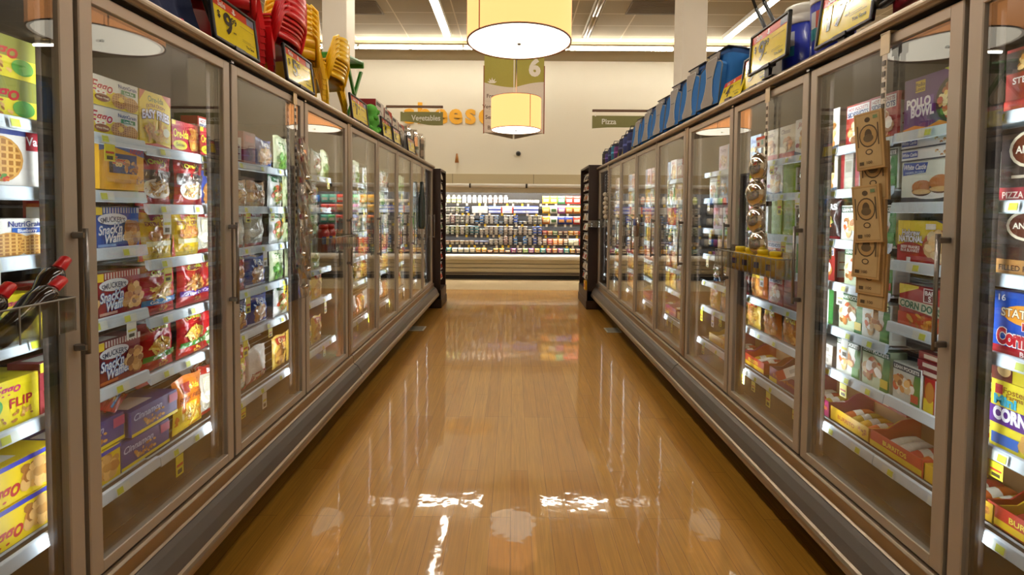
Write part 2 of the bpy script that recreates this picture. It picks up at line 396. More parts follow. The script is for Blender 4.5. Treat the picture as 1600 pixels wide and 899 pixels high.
def smuck(base, sub_):
    return [('r', 0, .86, 1, 1, 'f4efe8')] + [('r', .17+i*.06, .84, .2+i*.06, 1, base) for i in range(13)] + \
     [('r', 0, .82, .16, 1, 'f2d428'), ('e', .38, .72, .32, .14, 'eceef4'), ('t', "SMUCKER'S", .38, .72, .13, '555a70', {'w': .54, 'arc': .35}),
      ('t', "Snack'n", .32, .48, .22, 'f4f6fb', {'sh': .3, 'w': .52, 'oc': '2f7fd0', 'rot': 5}), ('t', 'Waffles', .46, .28, .22, 'f4f6fb', {'sh': .3, 'w': .52, 'oc': '2f7fd0', 'rot': 5}),
      ('food', .80, .36, .2, .33, WAFF + ['e8c080'], 22, .34, .8), ('r', .04, .06, .42, .12, sub_)]
D('smb', 'box', (.20, .15, .10), '2458b4', 'blue snack waffle carton', 'waffle_box', 'waffle box', smuck('2458b4', '8ab4f0'))
D('smr', 'box', (.20, .16, .10), 'a8202c', 'red plaid snack waffle carton', 'waffle_box', 'waffle box', smuck('a8202c', 'e0b0a0'))
D('smm', 'box', (.20, .16, .10), '8c2c30', 'maroon snack waffle carton', 'waffle_box', 'waffle box', smuck('8c2c30', 'd07038'))
D('french', 'box', (.25, .10, .16), '3b3a86', 'indigo cinnamon toaster carton', 'waffle_box', 'waffle box',
  [('t', 'Cinnamon', .35, .72, .26, 'b8c0e8', {'sh': .3, 'w': .6}), ('food', .5, .38, .3, .24, WAFF, 20), ('r', 0, 0, 1, .12, 'e8d020'), ('r', .8, .55, 1, .9, 'b83c6c')])
D('eggoyel', 'box', (.24, .12, .16), 'e8c818', 'yellow waffle carton with red script', 'waffle_box', 'waffle box',
  [('t', 'Eggo', .3, .38, .42, 'b8242c', {'sh': .25, 'w': .42}), ('food', .72, .45, .24, .36, WAFF, 26, .35, .8), ('r', 0, .88, 1, 1, '2a3aa8')])
D('minis', 'box', (.22, .14, .15), 'ead41e', 'yellow minis carton with green spot', 'waffle_box', 'waffle box',
  [('t', 'Eggo', .45, .82, .2, 'c8286c', {'sh': .25, 'w': .5}), ('e', .25, .5, .14, .2, '4ca848'), ('t', 'FLIP', .62, .5, .2, 'b02830', {'w': .4}), ('food', .6, .2, .3, .14, WAFF, 14)])
# potatoes (boxes and bags)
D('easy', 'box', (.17, .225, .07), 'f2d21c', 'tall yellow fries carton', 'fries_box', 'fries box',
  [('p', [(.7, 1), (1, .8), (1, 1)], 'c05020'), ('p', [(0, .8), (.18, 1), (0, 1)], 'd06020'), ('t', 'Ore-Ida', .5, .88, .1, '7a8420', {'w': .5}), ('t', 'EXTRA CRISPY', .5, .77, .06, '8c3020', {'w': .6, 'arc': .6}),
   ('t', 'EASY FRIES', .5, .62, .15, 'f4f4f8', {'w': .86, 'oc': '6a2a6c', 'arc': .3, 'o': .04}), ('food', .5, .3, .4, .22, FRIES, 60, .34, .22), ('e', .8, .32, .11, .08, 'e8e0b0'), ('p', [(.1, .06), (.5, .1), (.9, .06), (.9, .0), (.1, .0)], 'b8382c')])
D('orebox', 'box', (.17, .14, .08), 'b01c30', 'crimson tater carton', 'fries_box', 'fries box',
  [('r', 0, .86, .14, 1, 'e8c828'), ('t', 'Ore-Ida', .33, .62, .3, 'f0e040', {'w': .56}), ('e', .3, .26, .26, .15, 'd8cc38'), ('t', 'Golden', .3, .27, .1, '6a3010', {'w': .36}), ('food', .8, .5, .18, .42, NUG, 40, .3, .9), ('r', 0, 0, 1, .07, 'd04050')])
def orebag(band, fd, name_='', bc='ffffff'):
    return [('p', [(.18, .93), (.82, .93), (.76, .78), (.5, .73), (.24, .78)], 'e0b060'), ('p', [(.2, .915), (.8, .915), (.745, .79), (.5, .745), (.255, .79)], '7c1a1a'), ('t', 'Ore-Ida', .5, .84, .08, 'dce048', {'w': .5, 'o': .04}),
            ('food', .5, .46, .34, .2, fd, 60, .26, .35), ('r', .04, .22, .96, .33, band), ('t', name_, .5, .275, .065, bc, {'w': .8}), ('food', .55, .13, .2, .07, fd, 16)]
D('hash', 'bag', (.20, .26, .05), 'a81c20', 'red and charcoal hash brown bag', 'potato_bag', 'potato bag',
  [('r', .0, .86, 1, 1, '8a1418'), ('p', [(.15, .95), (.85, .95), (.78, .76), (.5, .70), (.22, .76)], 'd8b070'), ('p', [(.17, .935), (.83, .935), (.765, .77), (.5, .715), (.235, .77)], '5c1414'), ('t', 'Ore-Ida', .5, .835, .09, 'dce048', {'w': .52, 'o': .04}),
   ('r', .03, .44, .97, .68, '3c3430'), ('t', 'Hash Browns', .5, .60, .07, 'f0ece4', {'w': .82}), ('e', .5, .33, .42, .19, 'f4ece0'), ('food', .5, .33, .38, .16, ['d8a85c', 'b8803c', 'e8c888'], 60, .2, .4)])
D('tots', 'bag', (.19, .28, .05), 'e6c018', 'yellow bag with red corners', 'potato_bag', 'potato bag',
  [('p', [(0, 1), (0, .8), (.2, 1)], 'b81c20'), ('p', [(1, 1), (1, .8), (.8, 1)], 'b81c20'), ('r', 0, .95, 1, 1, 'b81c20'), ('p', [(.25, .93), (.75, .93), (.7, .8), (.3, .8)], 'a01c20'), ('t', 'Ore-Ida', .5, .87, .07, 'e8e048', {'w': .42, 'o': .04}),
   ('t', 'EXTRA CRISPY', .5, .73, .08, '8a3c14', {'w': .8, 'o': .04}), ('food', .5, .52, .36, .15, ['c87828', 'a85c1c', 'e0a048'], 40, .32, .8), ('r', .1, .28, .9, .38, 'f0e8b0'), ('food', .5, .15, .2, .1, ['c8b040', 'b89030'], 20), ('p', [(0, 0), (.12, 0), (.0, .5)], 'c83a20')])
D('friesb', 'bag', (.22, .27, .055), 'b8181c', 'red fries bag with blue band', 'potato_bag', 'potato bag', orebag('2a86c8', FRIES, 'Golden Fries'))
D('friesp', 'bag', (.20, .27, .055), 'b01a22', 'red fries bag with purple band', 'potato_bag', 'potato bag', orebag('5a2c88', NUG, 'Crispy Crowns'))
D('friesg', 'bag', (.20, .25, .05), 'b8181c', 'red fries bag with green band', 'potato_bag', 'potato bag', orebag('3c8c34', FRIES, 'Shoestrings'))
D('orang', 'bag', (.20, .24, .05), 'e07a1c', 'orange and yellow fries bag', 'potato_bag', 'potato bag', [('r', 0, 0, 1, .5, 'f0cc30'), ('p', [(.2, .9), (.8, .9), (.74, .7), (.26, .7)], 'a02018'), ('t', 'Ore-Ida', .5, .8, .1, 'e8e048', {'w': .48}), ('t', 'STEAK FRIES', .5, .6, .09, '8a3010', {'w': .8}), ('food', .5, .28, .36, .2, FRIES, 50, .3, .3)])
D('blueb', 'bag', (.22, .17, .06), '2a48a0', 'blue bag of frozen pastries', 'pastry_bag', 'frozen food bag', [('food', .5, .4, .42, .3, BREAD, 50, .28, .7), ('t', 'Rolls', .5, .82, .2, 'ffffff', {'w': .5}), ('r', 0, .0, 1, .1, 'dfe4f0')])
D('brownb', 'bag', (.20, .15, .06), 'c9a070', 'tan bag of dinner rolls', 'pastry_bag', 'frozen food bag', [('food', .5, .5, .44, .4, BREAD, 60, .26, .8), ('r', .3, .62, .7, .9, 'f4f0e4'), ('t', 'Rolls', .5, .76, .16, '3a6a30', {'w': .34})])
D('redwht', 'bag', (.20, .24, .06), 'c8c4b0', 'clear bag of white dough with red edge', 'pastry_bag', 'frozen food bag', [('r', 0, .84, 1, 1, 'a82020'), ('r', 0, 0, 1, .1, 'a82020'), ('food', .5, .46, .4, .3, ['ece6d0', 'd8d0b0', 'f4f0e0'], 30, .4, .7), ('t', 'Biscuits', .5, .91, .09, 'ffffff', {'w': .7})])
D('omega', 'bag', (.20, .24, .05), 'c02024', 'red bag with yellow zero', 'pastry_bag', 'frozen food bag', [('t', '0g', .6, .72, .3, 'f0dc38', {'w': .5, 'o': .05}), ('food', .5, .3, .4, .24, ['f0ecd8', '5c9a3c', 'e0b060'], 34, .3, .7)])
D('whitb', 'bag', (.22, .20, .08), 'e6e2da', 'crumpled white paper bag', 'pastry_bag', 'frozen food bag', [('r', 0, .0, 1, .3, '9c2c34'), ('food', .5, .15, .4, .12, BREAD, 20), ('t', 'Texas Toast', .5, .22, .12, 'f0e4c8', {'w': .7})])
D('greenb', 'bag', (.18, .22, .05), 'cfd8a8', 'pale green vegetable bag', 'vegetable_bag', 'vegetable bag', [('r', .1, .55, .9, .9, 'e8ecc8'), ('t', 'PEAS', .5, .72, .16, '3a7a34', {'w': .6}), ('food', .5, .28, .42, .24, ['5a9a3c', '88b850', '3c7828'], 60, .2, 1)])
D('vegw', 'bag', (.18, .20, .05), 'e4e4dc', 'white steamer vegetable bag', 'vegetable_bag', 'vegetable bag', [('r', 0, .8, 1, 1, '2c6c3c'), ('t', 'Vegetables', .5, .9, .11, 'ffffff', {'w': .8}), ('food', .5, .38, .4, .3, GREENF, 50, .24, .8), ('e', .78, .68, .16, .12, 'e8c828')])
D('yelmix', 'bag', (.18, .20, .05), 'e2bc4c', 'golden corn nugget bag', 'vegetable_bag', 'vegetable bag', [('food', .5, .4, .42, .34, NUG+FRIES, 60, .24, .8), ('r', .15, .75, .85, .95, 'b83020'), ('t', 'CORN', .5, .85, .13, 'fff0a0', {'w': .5})])
# other side
D('pollo', 'box', (.27, .21, .08), '5a2478', 'purple rice bowl carton', 'meal_box', 'frozen meal box',
  [('p', [(0, 0), (1, 0), (1, .12), (.8, .06), (.6, .14), (.4, .06), (.2, .13), (0, .08)], 'e88c2c'), ('r', .12, .3, .5, .62, '7a48a0'), ('r', .2, .72, .36, .93, 'e8c828'), ('t', 'Pollo', .28, .86, .07, '6a3010', {'w': .15}), ('t', 'Loco', .28, .78, .07, '6a3010', {'w': .15}),
   ('t', 'POLLO', .26, .54, .16, 'f6f2fa', {'w': .4, 'o': .05}), ('t', 'BOWL', .33, .37, .17, 'f6f2fa', {'w': .38, 'o': .05}), ('e', .8, .46, .26, .40, '1c1a18'), ('food', .8, .46, .22, .34, ['c03c28', 'e8d8a0', 'd8b860', '4c7c30', 'f0ecd8', 'a85c34'], 90, .16, .8), ('p', [(.68, 1), (.86, .86), (1, .9), (1, 1)], 'c8d040')])
D('wcthin', 'box', (.24, .045, .12), 'eef0ee', 'slim white slider carton', 'slider_box', 'frozen meal box', [('r', 0, 0, 1, .12, '2c3040'), ('r', .02, .3, .32, .85, '2a50a8'), ('t', 'White Castle', .17, .58, .3, 'ffffff', {'sh': .3, 'w': .28}), ('food', .75, .5, .14, .3, ['b87838', '8c5424', 'e8c890'], 12)])
D('wc', 'box', (.24, .165, .12), 'e4eadc', 'large white slider carton with burgers', 'slider_box', 'frozen meal box',
  [('r', 0, 0, 1, .16, '2c3440'), ('p', [(.02, .8), (.04, .98), (.5, .95), (.46, .72), (.03, .68)], '2a50a8'), ('t', 'White Castle', .26, .87, .12, 'ffffff', {'sh': .3, 'w': .42, 'rot': -2}), ('t', 'HAMBURGERS', .26, .74, .06, 'c8d8f8', {'w': .38}),
   ('e', .56, .24, .36, .13, 'f6f6f2'), ('e', .40, .3, .18, .12, '5c3018'), ('e', .40, .40, .18, .15, 'b87030'), ('e', .73, .36, .19, .13, '5c3018'), ('e', .73, .48, .19, .17, 'b87030'), ('e', .40, .28, .17, .06, 'd8b070'), ('e', .73, .33, .18, .06, 'd8b070')])
D('hebrew', 'box', (.24, .165, .10), 'f2d622', 'yellow and red mini frank carton', 'frank_box', 'frozen meal box',
  [('p', [(0, 0), (1, 0), (1, .1), (.55, .42), (0, .42)], 'c01c24'), ('p', [(.72, 1), (1, .85), (1, 1)], '3a3a78'), ('r', .54, .8, .72, .93, 'f2ece0'), ('t', 'Hebrew', .27, .72, .14, 'f6f6fa', {'w': .34, 'oc': '22305c'}), ('t', 'NATIONAL', .27, .57, .14, 'f6f6fa', {'w': .46, 'oc': '22305c', 'o': .05}),
   ('e', .27, .35, .24, .14, 'a01820'), ('t', 'BEEF FRANKS', .27, .38, .07, 'ffffff', {'w': .36}), ('t', 'IN A BLANKET', .27, .30, .07, 'ffffff', {'w': .36}), ('e', .8, .42, .3, .38, 'b84420'), ('food', .8, .45, .25, .32, ['e8d0a0', 'f0dcb0', 'd0a468', 'e0bc84'], 34, .34, .7), ('r', .22, .04, .30, .14, 'f0f0f0')])
D('cornr', 'box', (.20, .165, .12), 'a81820', 'red corn dog carton', 'corn_dog_box', 'frozen meal box',
  [('p', [(0, .75), (.45, .95), (.45, 1), (0, 1)], 'e8d448'), ('r', .56, .66, .84, .98, 'f4f0ec'), ('r', .58, .68, .82, .96, '781c24'), ('t', 'BAR', .7, .88, .1, 'ffffff', {'w': .2}), ('t', 'S', .7, .76, .12, 'ffffff'), ('p', [(0, .48), (1, .36), (1, .62), (0, .66)], 'd8d4b8'),
   ('t', 'CORN DOGS', .5, .53, .16, '4a7a5c', {'w': .92, 'oc': 'f4f0e0', 'o': .05, 'rot': -3}), ('r', 0, 0, 1, .34, 'c8481c'), ('food', .6, .2, .38, .16, ['d89030', 'e8b048', 'b87020'], 16, .5, .4)])
D('cornb', 'box', (.21, .13, .12), 'c42028', 'red and white corn dog carton', 'corn_dog_box', 'frozen meal box',
  [('r', .22, 0, .78, 1, 'eceaf0'), ('t', 'CORN', .5, .70, .3, '2c4cb0', {'w': .5, 'o': .07}), ('t', 'DOGS', .5, .30, .3, '2c4cb0', {'w': .5, 'o': .07}), ('r', 0, 0, .2, .4, 'e8d030'), ('e', .12, .6, .09, .3, 'c88434'), ('r', .82, .3, .96, .7, '401418')])
D('hotp', 'box', (.15, .19, .08), 'a42824', 'red sandwich pocket carton', 'pocket_box', 'frozen meal box', [('r', .05, .68, .95, .95, 'f0eee8'), ('t', 'HOT POCKETS', .5, .88, .08, 'a02020', {'w': .8}), ('t', 'SIDESHOTS', .5, .76, .11, '3a4a78', {'w': .85, 'o': .04}), ('food', .48, .32, .36, .26, BREAD+['f4ecd8'], 30, .34, .8)])
D('hotg', 'box', (.08, .17, .15), 'b4b0a4', 'slim grey pocket carton', 'pocket_box', 'frozen meal box', [('r', 0, 0, .3, 1, 'a83038'), ('r', .4, .5, .9, .8, '8a8678')])
def lean(c1, c2): return [('r', 0, .8, 1, .97, c1), ('t', 'LEAN POCKETS', .5, .885, .09, 'f6f6f0', {'w': .9, 'o': .04}), ('p', [(.66, 0), (1, 0), (1, .8), (.8, .8)], '3c8434'), ('food', .42, .42, .34, .28, BREAD+['f6f2e8', 'c85c2c'], 34, .32, .7), ('r', .7, .1, .96, .3, c2)]
D('lean1', 'box', (.155, .165, .07), 'e8ebe0', 'white and green pocket carton', 'pocket_box', 'frozen meal box', lean('4a5c50', '58a044'))
D('lean2', 'box', (.155, .175, .07), 'cfe0bc', 'pale green pocket carton', 'pocket_box', 'frozen meal box', lean('2c6438', 'e0c838'))
D('lean3', 'box', (.13, .15, .07), 'd8dcd4', 'grey pocket carton with sandwich picture', 'pocket_box', 'frozen meal box', lean('3c4450', 'c04830'))
D('meatr', 'box', (.24, .03, .16), '8c2028', 'thin dark red meal carton', 'meal_box', 'frozen meal box', [('r', .1, .25, .6, .75, 'e8d8c8')])
D('trayr', 'tray', (.26, .10, .22), 'b83020', 'red open tray of burritos', 'burrito_tray', 'open tray', [('r', 0, .1, 1, .42, 'e0b820'), ('t', 'BURRITOS', .5, .65, .26, 'f0dc50', {'w': .8})])
D('trayy', 'tray', (.26, .09, .22), 'd8ac20', 'yellow open tray of burritos', 'burrito_tray', 'open tray', [('t', 'BURRITO', .45, .5, .3, 'a03020', {'w': .7}), ('food', .85, .5, .12, .35, NUG, 10)])
D('trayp', 'tray', (.27, .11, .22), '8c1c54', 'magenta open tray of burritos', 'burrito_tray', 'open tray', [('t', 'El Monterey Burrito', .55, .55, .24, 'e89020', {'w': .8}), ('r', 0, 0, .3, .3, 'e8c420')])
D('steak', 'box', (.22, .20, .09), '8c2420', 'dark red steak sandwich carton', 'meal_box', 'frozen meal box', [('r', 0, .62, 1, .95, '2a1c1a'), ('t', 'STEAK BURGER', .5, .5, .1, 'f4f0e8', {'w': .8}), ('food', .5, .76, .4, .15, ['b07838', 'e0bc7c', '6c3c1c'], 24), ('r', 0, 0, 1, .2, 'b03428')])
D('pretz', 'box', (.18, .23, .09), '3a2a24', 'black carton with round pretzel logo', 'pretzel_box', 'frozen meal box', [('e', .5, .7, .36, .25, 'e8dcc0'), ('e', .5, .7, .31, .21, '6c3418'), ('t', "ANNE'S", .5, .7, .1, 'f4ecd8', {'w': .5}), ('r', 0, 0, 1, .2, 'a43038'), ('t', 'PIZZA PRETZEL', .5, .1, .09, 'f6e8d8', {'w': .88}), ('r', .2, .32, .8, .36, 'c8b8a0')])
D('pretz2', 'box', (.18, .23, .09), '3c2c22', 'black and tan pretzel carton', 'pretzel_box', 'frozen meal box', [('e', .5, .74, .34, .22, 'e8dcc0'), ('e', .5, .74, .29, .18, '5c2c18'), ('t', "ANNE'S", .5, .74, .09, 'f4ecd8', {'w': .46}), ('r', 0, 0, 1, .24, 'b8874c'), ('t', 'FILLED PRETZEL', .5, .12, .08, '402010', {'w': .86})])
D('statef', 'box', (.21, .20, .12), '1e50b8', 'bright blue corn dog carton', 'corn_dog_box', 'frozen meal box', [('r', 0, 0, 1, .14, 'b01c28'), ('t', 'BEEF', .5, .07, .08, 'f8f0e8', {'w': .3}), ('t', '16', .12, .9, .1, 'ffffff', {'w': .2}), ('e', .5, .66, .36, .16, 'e89c30'), ('t', 'STATE FAIR', .5, .68, .13, 'f4ecd0', {'w': .76, 'oc': '70301c'}), ('t', 'Mini', .55, .5, .12, 'c83028', {'oc': 'ffffff', 'w': .4}), ('t', 'Corn Dogs', .5, .3, .24, 'c4202c', {'w': .86, 'oc': 'f8f4ec', 'o': .06})])
D('foster', 'box', (.23, .215, .12), 'ead838', 'yellow mini corn dog carton with purple band', 'corn_dog_box', 'frozen meal box', [('r', .06, .8, .16, .94, 'c03030'), ('t', 'Foster', .32, .88, .09, 'a06c20', {'w': .3}), ('t', 'Farms', .32, .8, .07, 'a06c20', {'w': .3}), ('t', 'Mini', .2, .72, .14, '4ab0c8', {'w': .3, 'o': .05}), ('p', [(0, .36), (1, .34), (1, .66), (.5, .62), (0, .62)], '5a2888'), ('t', 'CORN DOGS', .5, .52, .18, 'f8f6fc', {'w': .9, 'o': .06}), ('r', .04, .06, .4, .22, '2c64b8'), ('food', .68, .18, .28, .15, ['c8842c', 'e0a848', 'b06c20'], 14, .5, .9)])
D('bun', 'box', (.21, .10, .12), 'dcc82c', 'flat yellow sandwich carton', 'meal_box', 'frozen meal box', [('t', '16', .7, .5, .3, '2a3a80', {'w': .2}), ('r', 0, 0, .3, 1, '6c3020'), ('e', .18, .5, .1, .3, 'e0b878')])
D('sandw', 'box', (.17, .20, .06), 'eae6de', 'white carton with golden sandwich picture', 'sandwich_box', 'frozen meal box', [('t', "Jimmy", .42, .86, .13, 'a83048', {'sh': .3, 'w': .6}), ('food', .58, .42, .3, .3, ['c88c44', 'e0b870', 'a86c2c', 'f0e0b8'], 26, .4, .7), ('p', [(0, 0), (1, 0), (1, .12), (.5, .05), (0, .16)], '3c5470'), ('e', .16, .3, .1, .06, 'a83048')])
D('bsand', 'box', (.16, .19, .06), 'd8c9a4', 'cream carton of breakfast sandwiches', 'sandwich_box', 'frozen meal box', [('t', 'Classic', .4, .84, .13, '6c3820', {'sh': .3, 'w': .6}), ('food', .5, .45, .34, .22, BREAD, 26, .34, .7), ('r', 0, 0, 1, .2, 'b84030')])
D('snick', 'bag', (.17, .24, .05), '3c2420', 'dark brown snack bag with green food', 'snack_bag', 'snack bag', [('p', [(0, .75), (1, .88), (1, .68), (0, .56)], '2c1a1c'), ('t', 'PECKERS', .5, .72, .13, 'f4f0f0', {'w': .86, 'rot': 7, 'o': .05}), ('food', .5, .42, .36, .18, ['b8a050', '6a8c34', 'c8c090', 'd07040'], 40, .3, .7), ('r', .0, .1, .6, .2, '3f78c0'), ('r', 0, .0, 1, .08, '8c1c28')])
D('greenbox', 'box', (.10, .24, .08), '8ca828', 'lime green snack carton', 'snack_box', 'frozen meal box', [('r', 0, .72, 1, 1, 'a4bc40'), ('r', .15, .2, .85, .6, '7c9824')])
D('darkred', 'box', (.12, .18, .08), '7c1c20', 'plain dark red carton', 'meal_box', 'frozen meal box', [('r', .15, .7, .85, .9, 'a8302c'), ('e', .5, .35, .3, .2, '5c1418')])
D('dumpl', 'box', (.17, .19, .07), 'e6ebe0', 'white carton with dumpling picture', 'meal_box', 'frozen meal box', [('r', .8, 0, 1, 1, '3c8c3c'), ('food', .42, .35, .34, .22, ['f0e4c8', 'e0cc98', 'f6f2e6'], 18, .5, .7), ('r', .1, .82, .6, .93, 'a0c070')])
D('orangeb', 'bag', (.20, .18, .06), 'c86820', 'orange bag of nuggets', 'nugget_bag', 'nugget bag', [('food', .5, .4, .42, .34, NUG, 60, .26, .8), ('t', 'WINGS', .5, .8, .16, 'f4d848', {'w': .6, 'o': .05})])
D('burr', 'box', (.26, .05, .17), 'dcd6cc', 'flat white and red burrito carton', 'burrito_box', 'frozen meal box', [('r', 0, .0, .25, 1, 'b82c24'), ('r', .4, .3, .9, .7, 'a8a49c')])
D('iceblue', 'box', (.15, .19, .07), 'b8cfe4', 'pale blue breakfast carton', 'meal_box', 'frozen meal box', [('t', 'Snack', .5, .82, .14, '3454a0', {'w': .7}), ('food', .5, .4, .38, .26, BREAD+['a8c8e8'], 30), ('r', 0, 0, 1, .12, 'e8e4dc')])
D('pink', 'box', (.15, .19, .07), 'dcc0c4', 'pale pink pastry carton', 'meal_box', 'frozen meal box', [('t', 'Pastry', .5, .82, .14, '8c3454', {'w': .7}), ('food', .5, .4, .38, .26, BREAD, 30), ('e', .2, .25, .12, .1, 'c02c3c')])
D('pizz', 'box', (.25, .25, .04), 'a8281c', 'red square pizza carton', 'pizza_box', 'pizza box', [('e', .5, .4, .42, .36, 'd89848'), ('food', .5, .4, .38, .32, PIZZ, 70, .16, .9), ('r', 0, .8, 1, .97, 'f0ece0'), ('t', 'PIZZA', .5, .885, .12, '1c5c34', {'w': .8, 'o': .05})])
D('pizzg', 'box', (.25, .25, .04), '1f5a34', 'green square pizza carton', 'pizza_box', 'pizza box', [('e', .5, .38, .42, .34, 'd89848'), ('food', .5, .38, .38, .3, PIZZ, 70, .16, .9), ('t', 'Rising Crust', .5, .86, .11, 'f4e8c0', {'w': .8, 'sh': .2})])
D('mexbox', 'box', (.17, .16, .07), 'e8b838', 'golden taquito carton', 'meal_box', 'frozen meal box', [('t', 'Taquitos', .5, .8, .16, 'a82820', {'w': .8}), ('food', .5, .36, .4, .26, NUG, 34, .4, .3)])
D('white', 'box', (.15, .17, .07), 'dfe3e4', 'white carton with salad picture', 'meal_box', 'frozen meal box', [('food', .5, .4, .36, .26, GREENF, 36), ('t', 'Gourmet', .5, .83, .1, '404850', {'w': .7}), ('r', 0, 0, 1, .1, '6c8c3c')])

def build_design(k):
    d = DES[k]
    if d['me']: return d['me']
    W, H, T = d['size']; mb = MB(); base = hx(d['base']); sd = sum(ord(c)*i for i, c in enumerate(k, 1))
    if d['kind'] == 'box':
        mb.box(-W/2, 0, 0, W/2, T, H, base, CARD, .0012)
        draw(mb, lambda u, v, o: (-W/2+u*W, -o, v*H), W, H, d['ops'], CARD, False, sd)
        dk = tuple(c*.75 for c in base[:3]) + (1,)
        for sgn in (-1, 1):      # side print: a pale facts panel and a band
            x = sgn*(W/2+.0006)
            mb.face([(x, T*.15, H*.12), (x, T*.85, H*.12), (x, T*.85, H*.8), (x, T*.15, H*.8)], hx('d8d4c8'), CARD)
            mb.face([(x*1.002, T*.25, H*.3), (x*1.002, T*.75, H*.3), (x*1.002, T*.75, H*.33), (x*1.002, T*.25, H*.33)], dk, CARD)
            mb.face([(x*1.002, T*.25, H*.5), (x*1.002, T*.75, H*.5), (x*1.002, T*.75, H*.53), (x*1.002, T*.25, H*.53)], dk, CARD)
        z = H + .0006
        mb.face([(-W*.4, T*.2, z), (W*.1, T*.2, z), (W*.1, T*.8, z), (-W*.4, T*.8, z)], hx('f0ece0') if sum(base[:3]) < 1.4 else dk, CARD)
    elif d['kind'] == 'bag':
        rn = random.Random(sd); ph = [rn.uniform(0, 6) for _ in range(8)]
        def sf(u, v):
            a = max(0, math.sin(PI*min(max(u, 0), 1)))**.55; b = max(0, math.sin(PI*min(max(v, 0), 1)))**.5
            return a*b
        def shape(u, v, sgn, o):
            s_ = sf(u, v); fold = .0045*(math.sin(9*u+ph[0]+5*v)+math.sin(17*v+ph[1]-6*u)+.7*math.sin(23*u+ph[2])*math.sin(19*v+ph[3]))*s_
            wob = .96-.05*math.sin(PI*v)+.02*math.sin(5*v+ph[4]); x = (u-.5)*W*wob
            z = v*H + .006*math.sin(7*u+ph[5])*(v**3)
            return (x, T*.5 + sgn*(T*.5*s_+fold*(1 if s_ > .05 else 0)+o), z)
        nu, nv = 14, 16; sea = tuple(min(1, c*1.15+.03) for c in base[:3])+(1,)
        for sgn in (-1, 1):
            g = [[shape(i/nu, j/nv, sgn, 0) for i in range(nu+1)] for j in range(nv+1)]
            vs = [p for r in g for p in r]; fs = []; cl = []
            for j in range(nv):
                for i in range(nu):
                    a = j*(nu+1)+i; f = (a, a+1, a+nu+2, a+nu+1); fs.append(f if sgn < 0 else f[::-1])
                    cl.append(sea if j in (0, nv-1) else (base if sgn < 0 else hx('d6d2c4') if 3 < j < 12 and 2 < i < 11 else base))
            mb.mesh_(vs, fs, base, FILM, True, cl)
        draw(mb, lambda u, v, o: shape(u, v, -1, o), W, H, d['ops'], FILM, True, sd)
    elif d['kind'] == 'tray':
        t = .004; inn = hx('a8845c')
        mb.box(-W/2, 0, 0, W/2, T, t, inn); mb.box(-W/2, 0, 0, W/2, t, H*.72, base)
        mb.box(-W/2, T-t, 0, W/2, T, H*1.25, inn)
        for sgn in (-1, 1):
            x0 = sgn*W/2; x1 = sgn*(W/2-t)
            mb.prism([(0, 0), (T, 0), (T, H*1.25), (T*.6, H*1.1), (T*.35, H*.72), (0, H*.72)], lambda a, b, q: (q, a, b), x0, x1, base)
        draw(mb, lambda u, v, o: (-W/2+u*W, -o, v*H*.72), W, H*.72, d['ops'], CARD, False, sd)
    d['me'] = mb.data(d['name']); return d['me']

WRAPC = ['b8382c', 'e0b030', 'd86a2c', 'e8e0d0', 'c8a838']
def wrap_mesh(col):
    mb = MB(); n = 10; L_ = .15; prof = []
    for j in range(9):
        t = j/8; r = .022*(math.sin(PI*(.06+.88*t))**.4); fl = 1 if 0 < j < 8 else 1.4
        prof.append((t*L_, r*fl, r*(1 if 0 < j < 8 else .15)))
    vs = []; fs = []; cl = []
    for y, rx, rz in prof:
        for i in range(n): a = 2*PI*i/n; vs.append((rx*math.cos(a), y, .022+rz*math.sin(a)))
    c1 = hx(col); c2 = hx('f2ead8')
    for j in range(8):
        for i in range(n): fs.append((j*n+i, j*n+(i+1) % n, (j+1)*n+(i+1) % n, (j+1)*n+i)); cl.append(c2 if j in (3, 4) else c1)
    mb.mesh_(vs, fs, c1, FILM, True, cl); return mb.data('wrapped_burrito')
WRM = [wrap_mesh(c) for c in WRAPC]

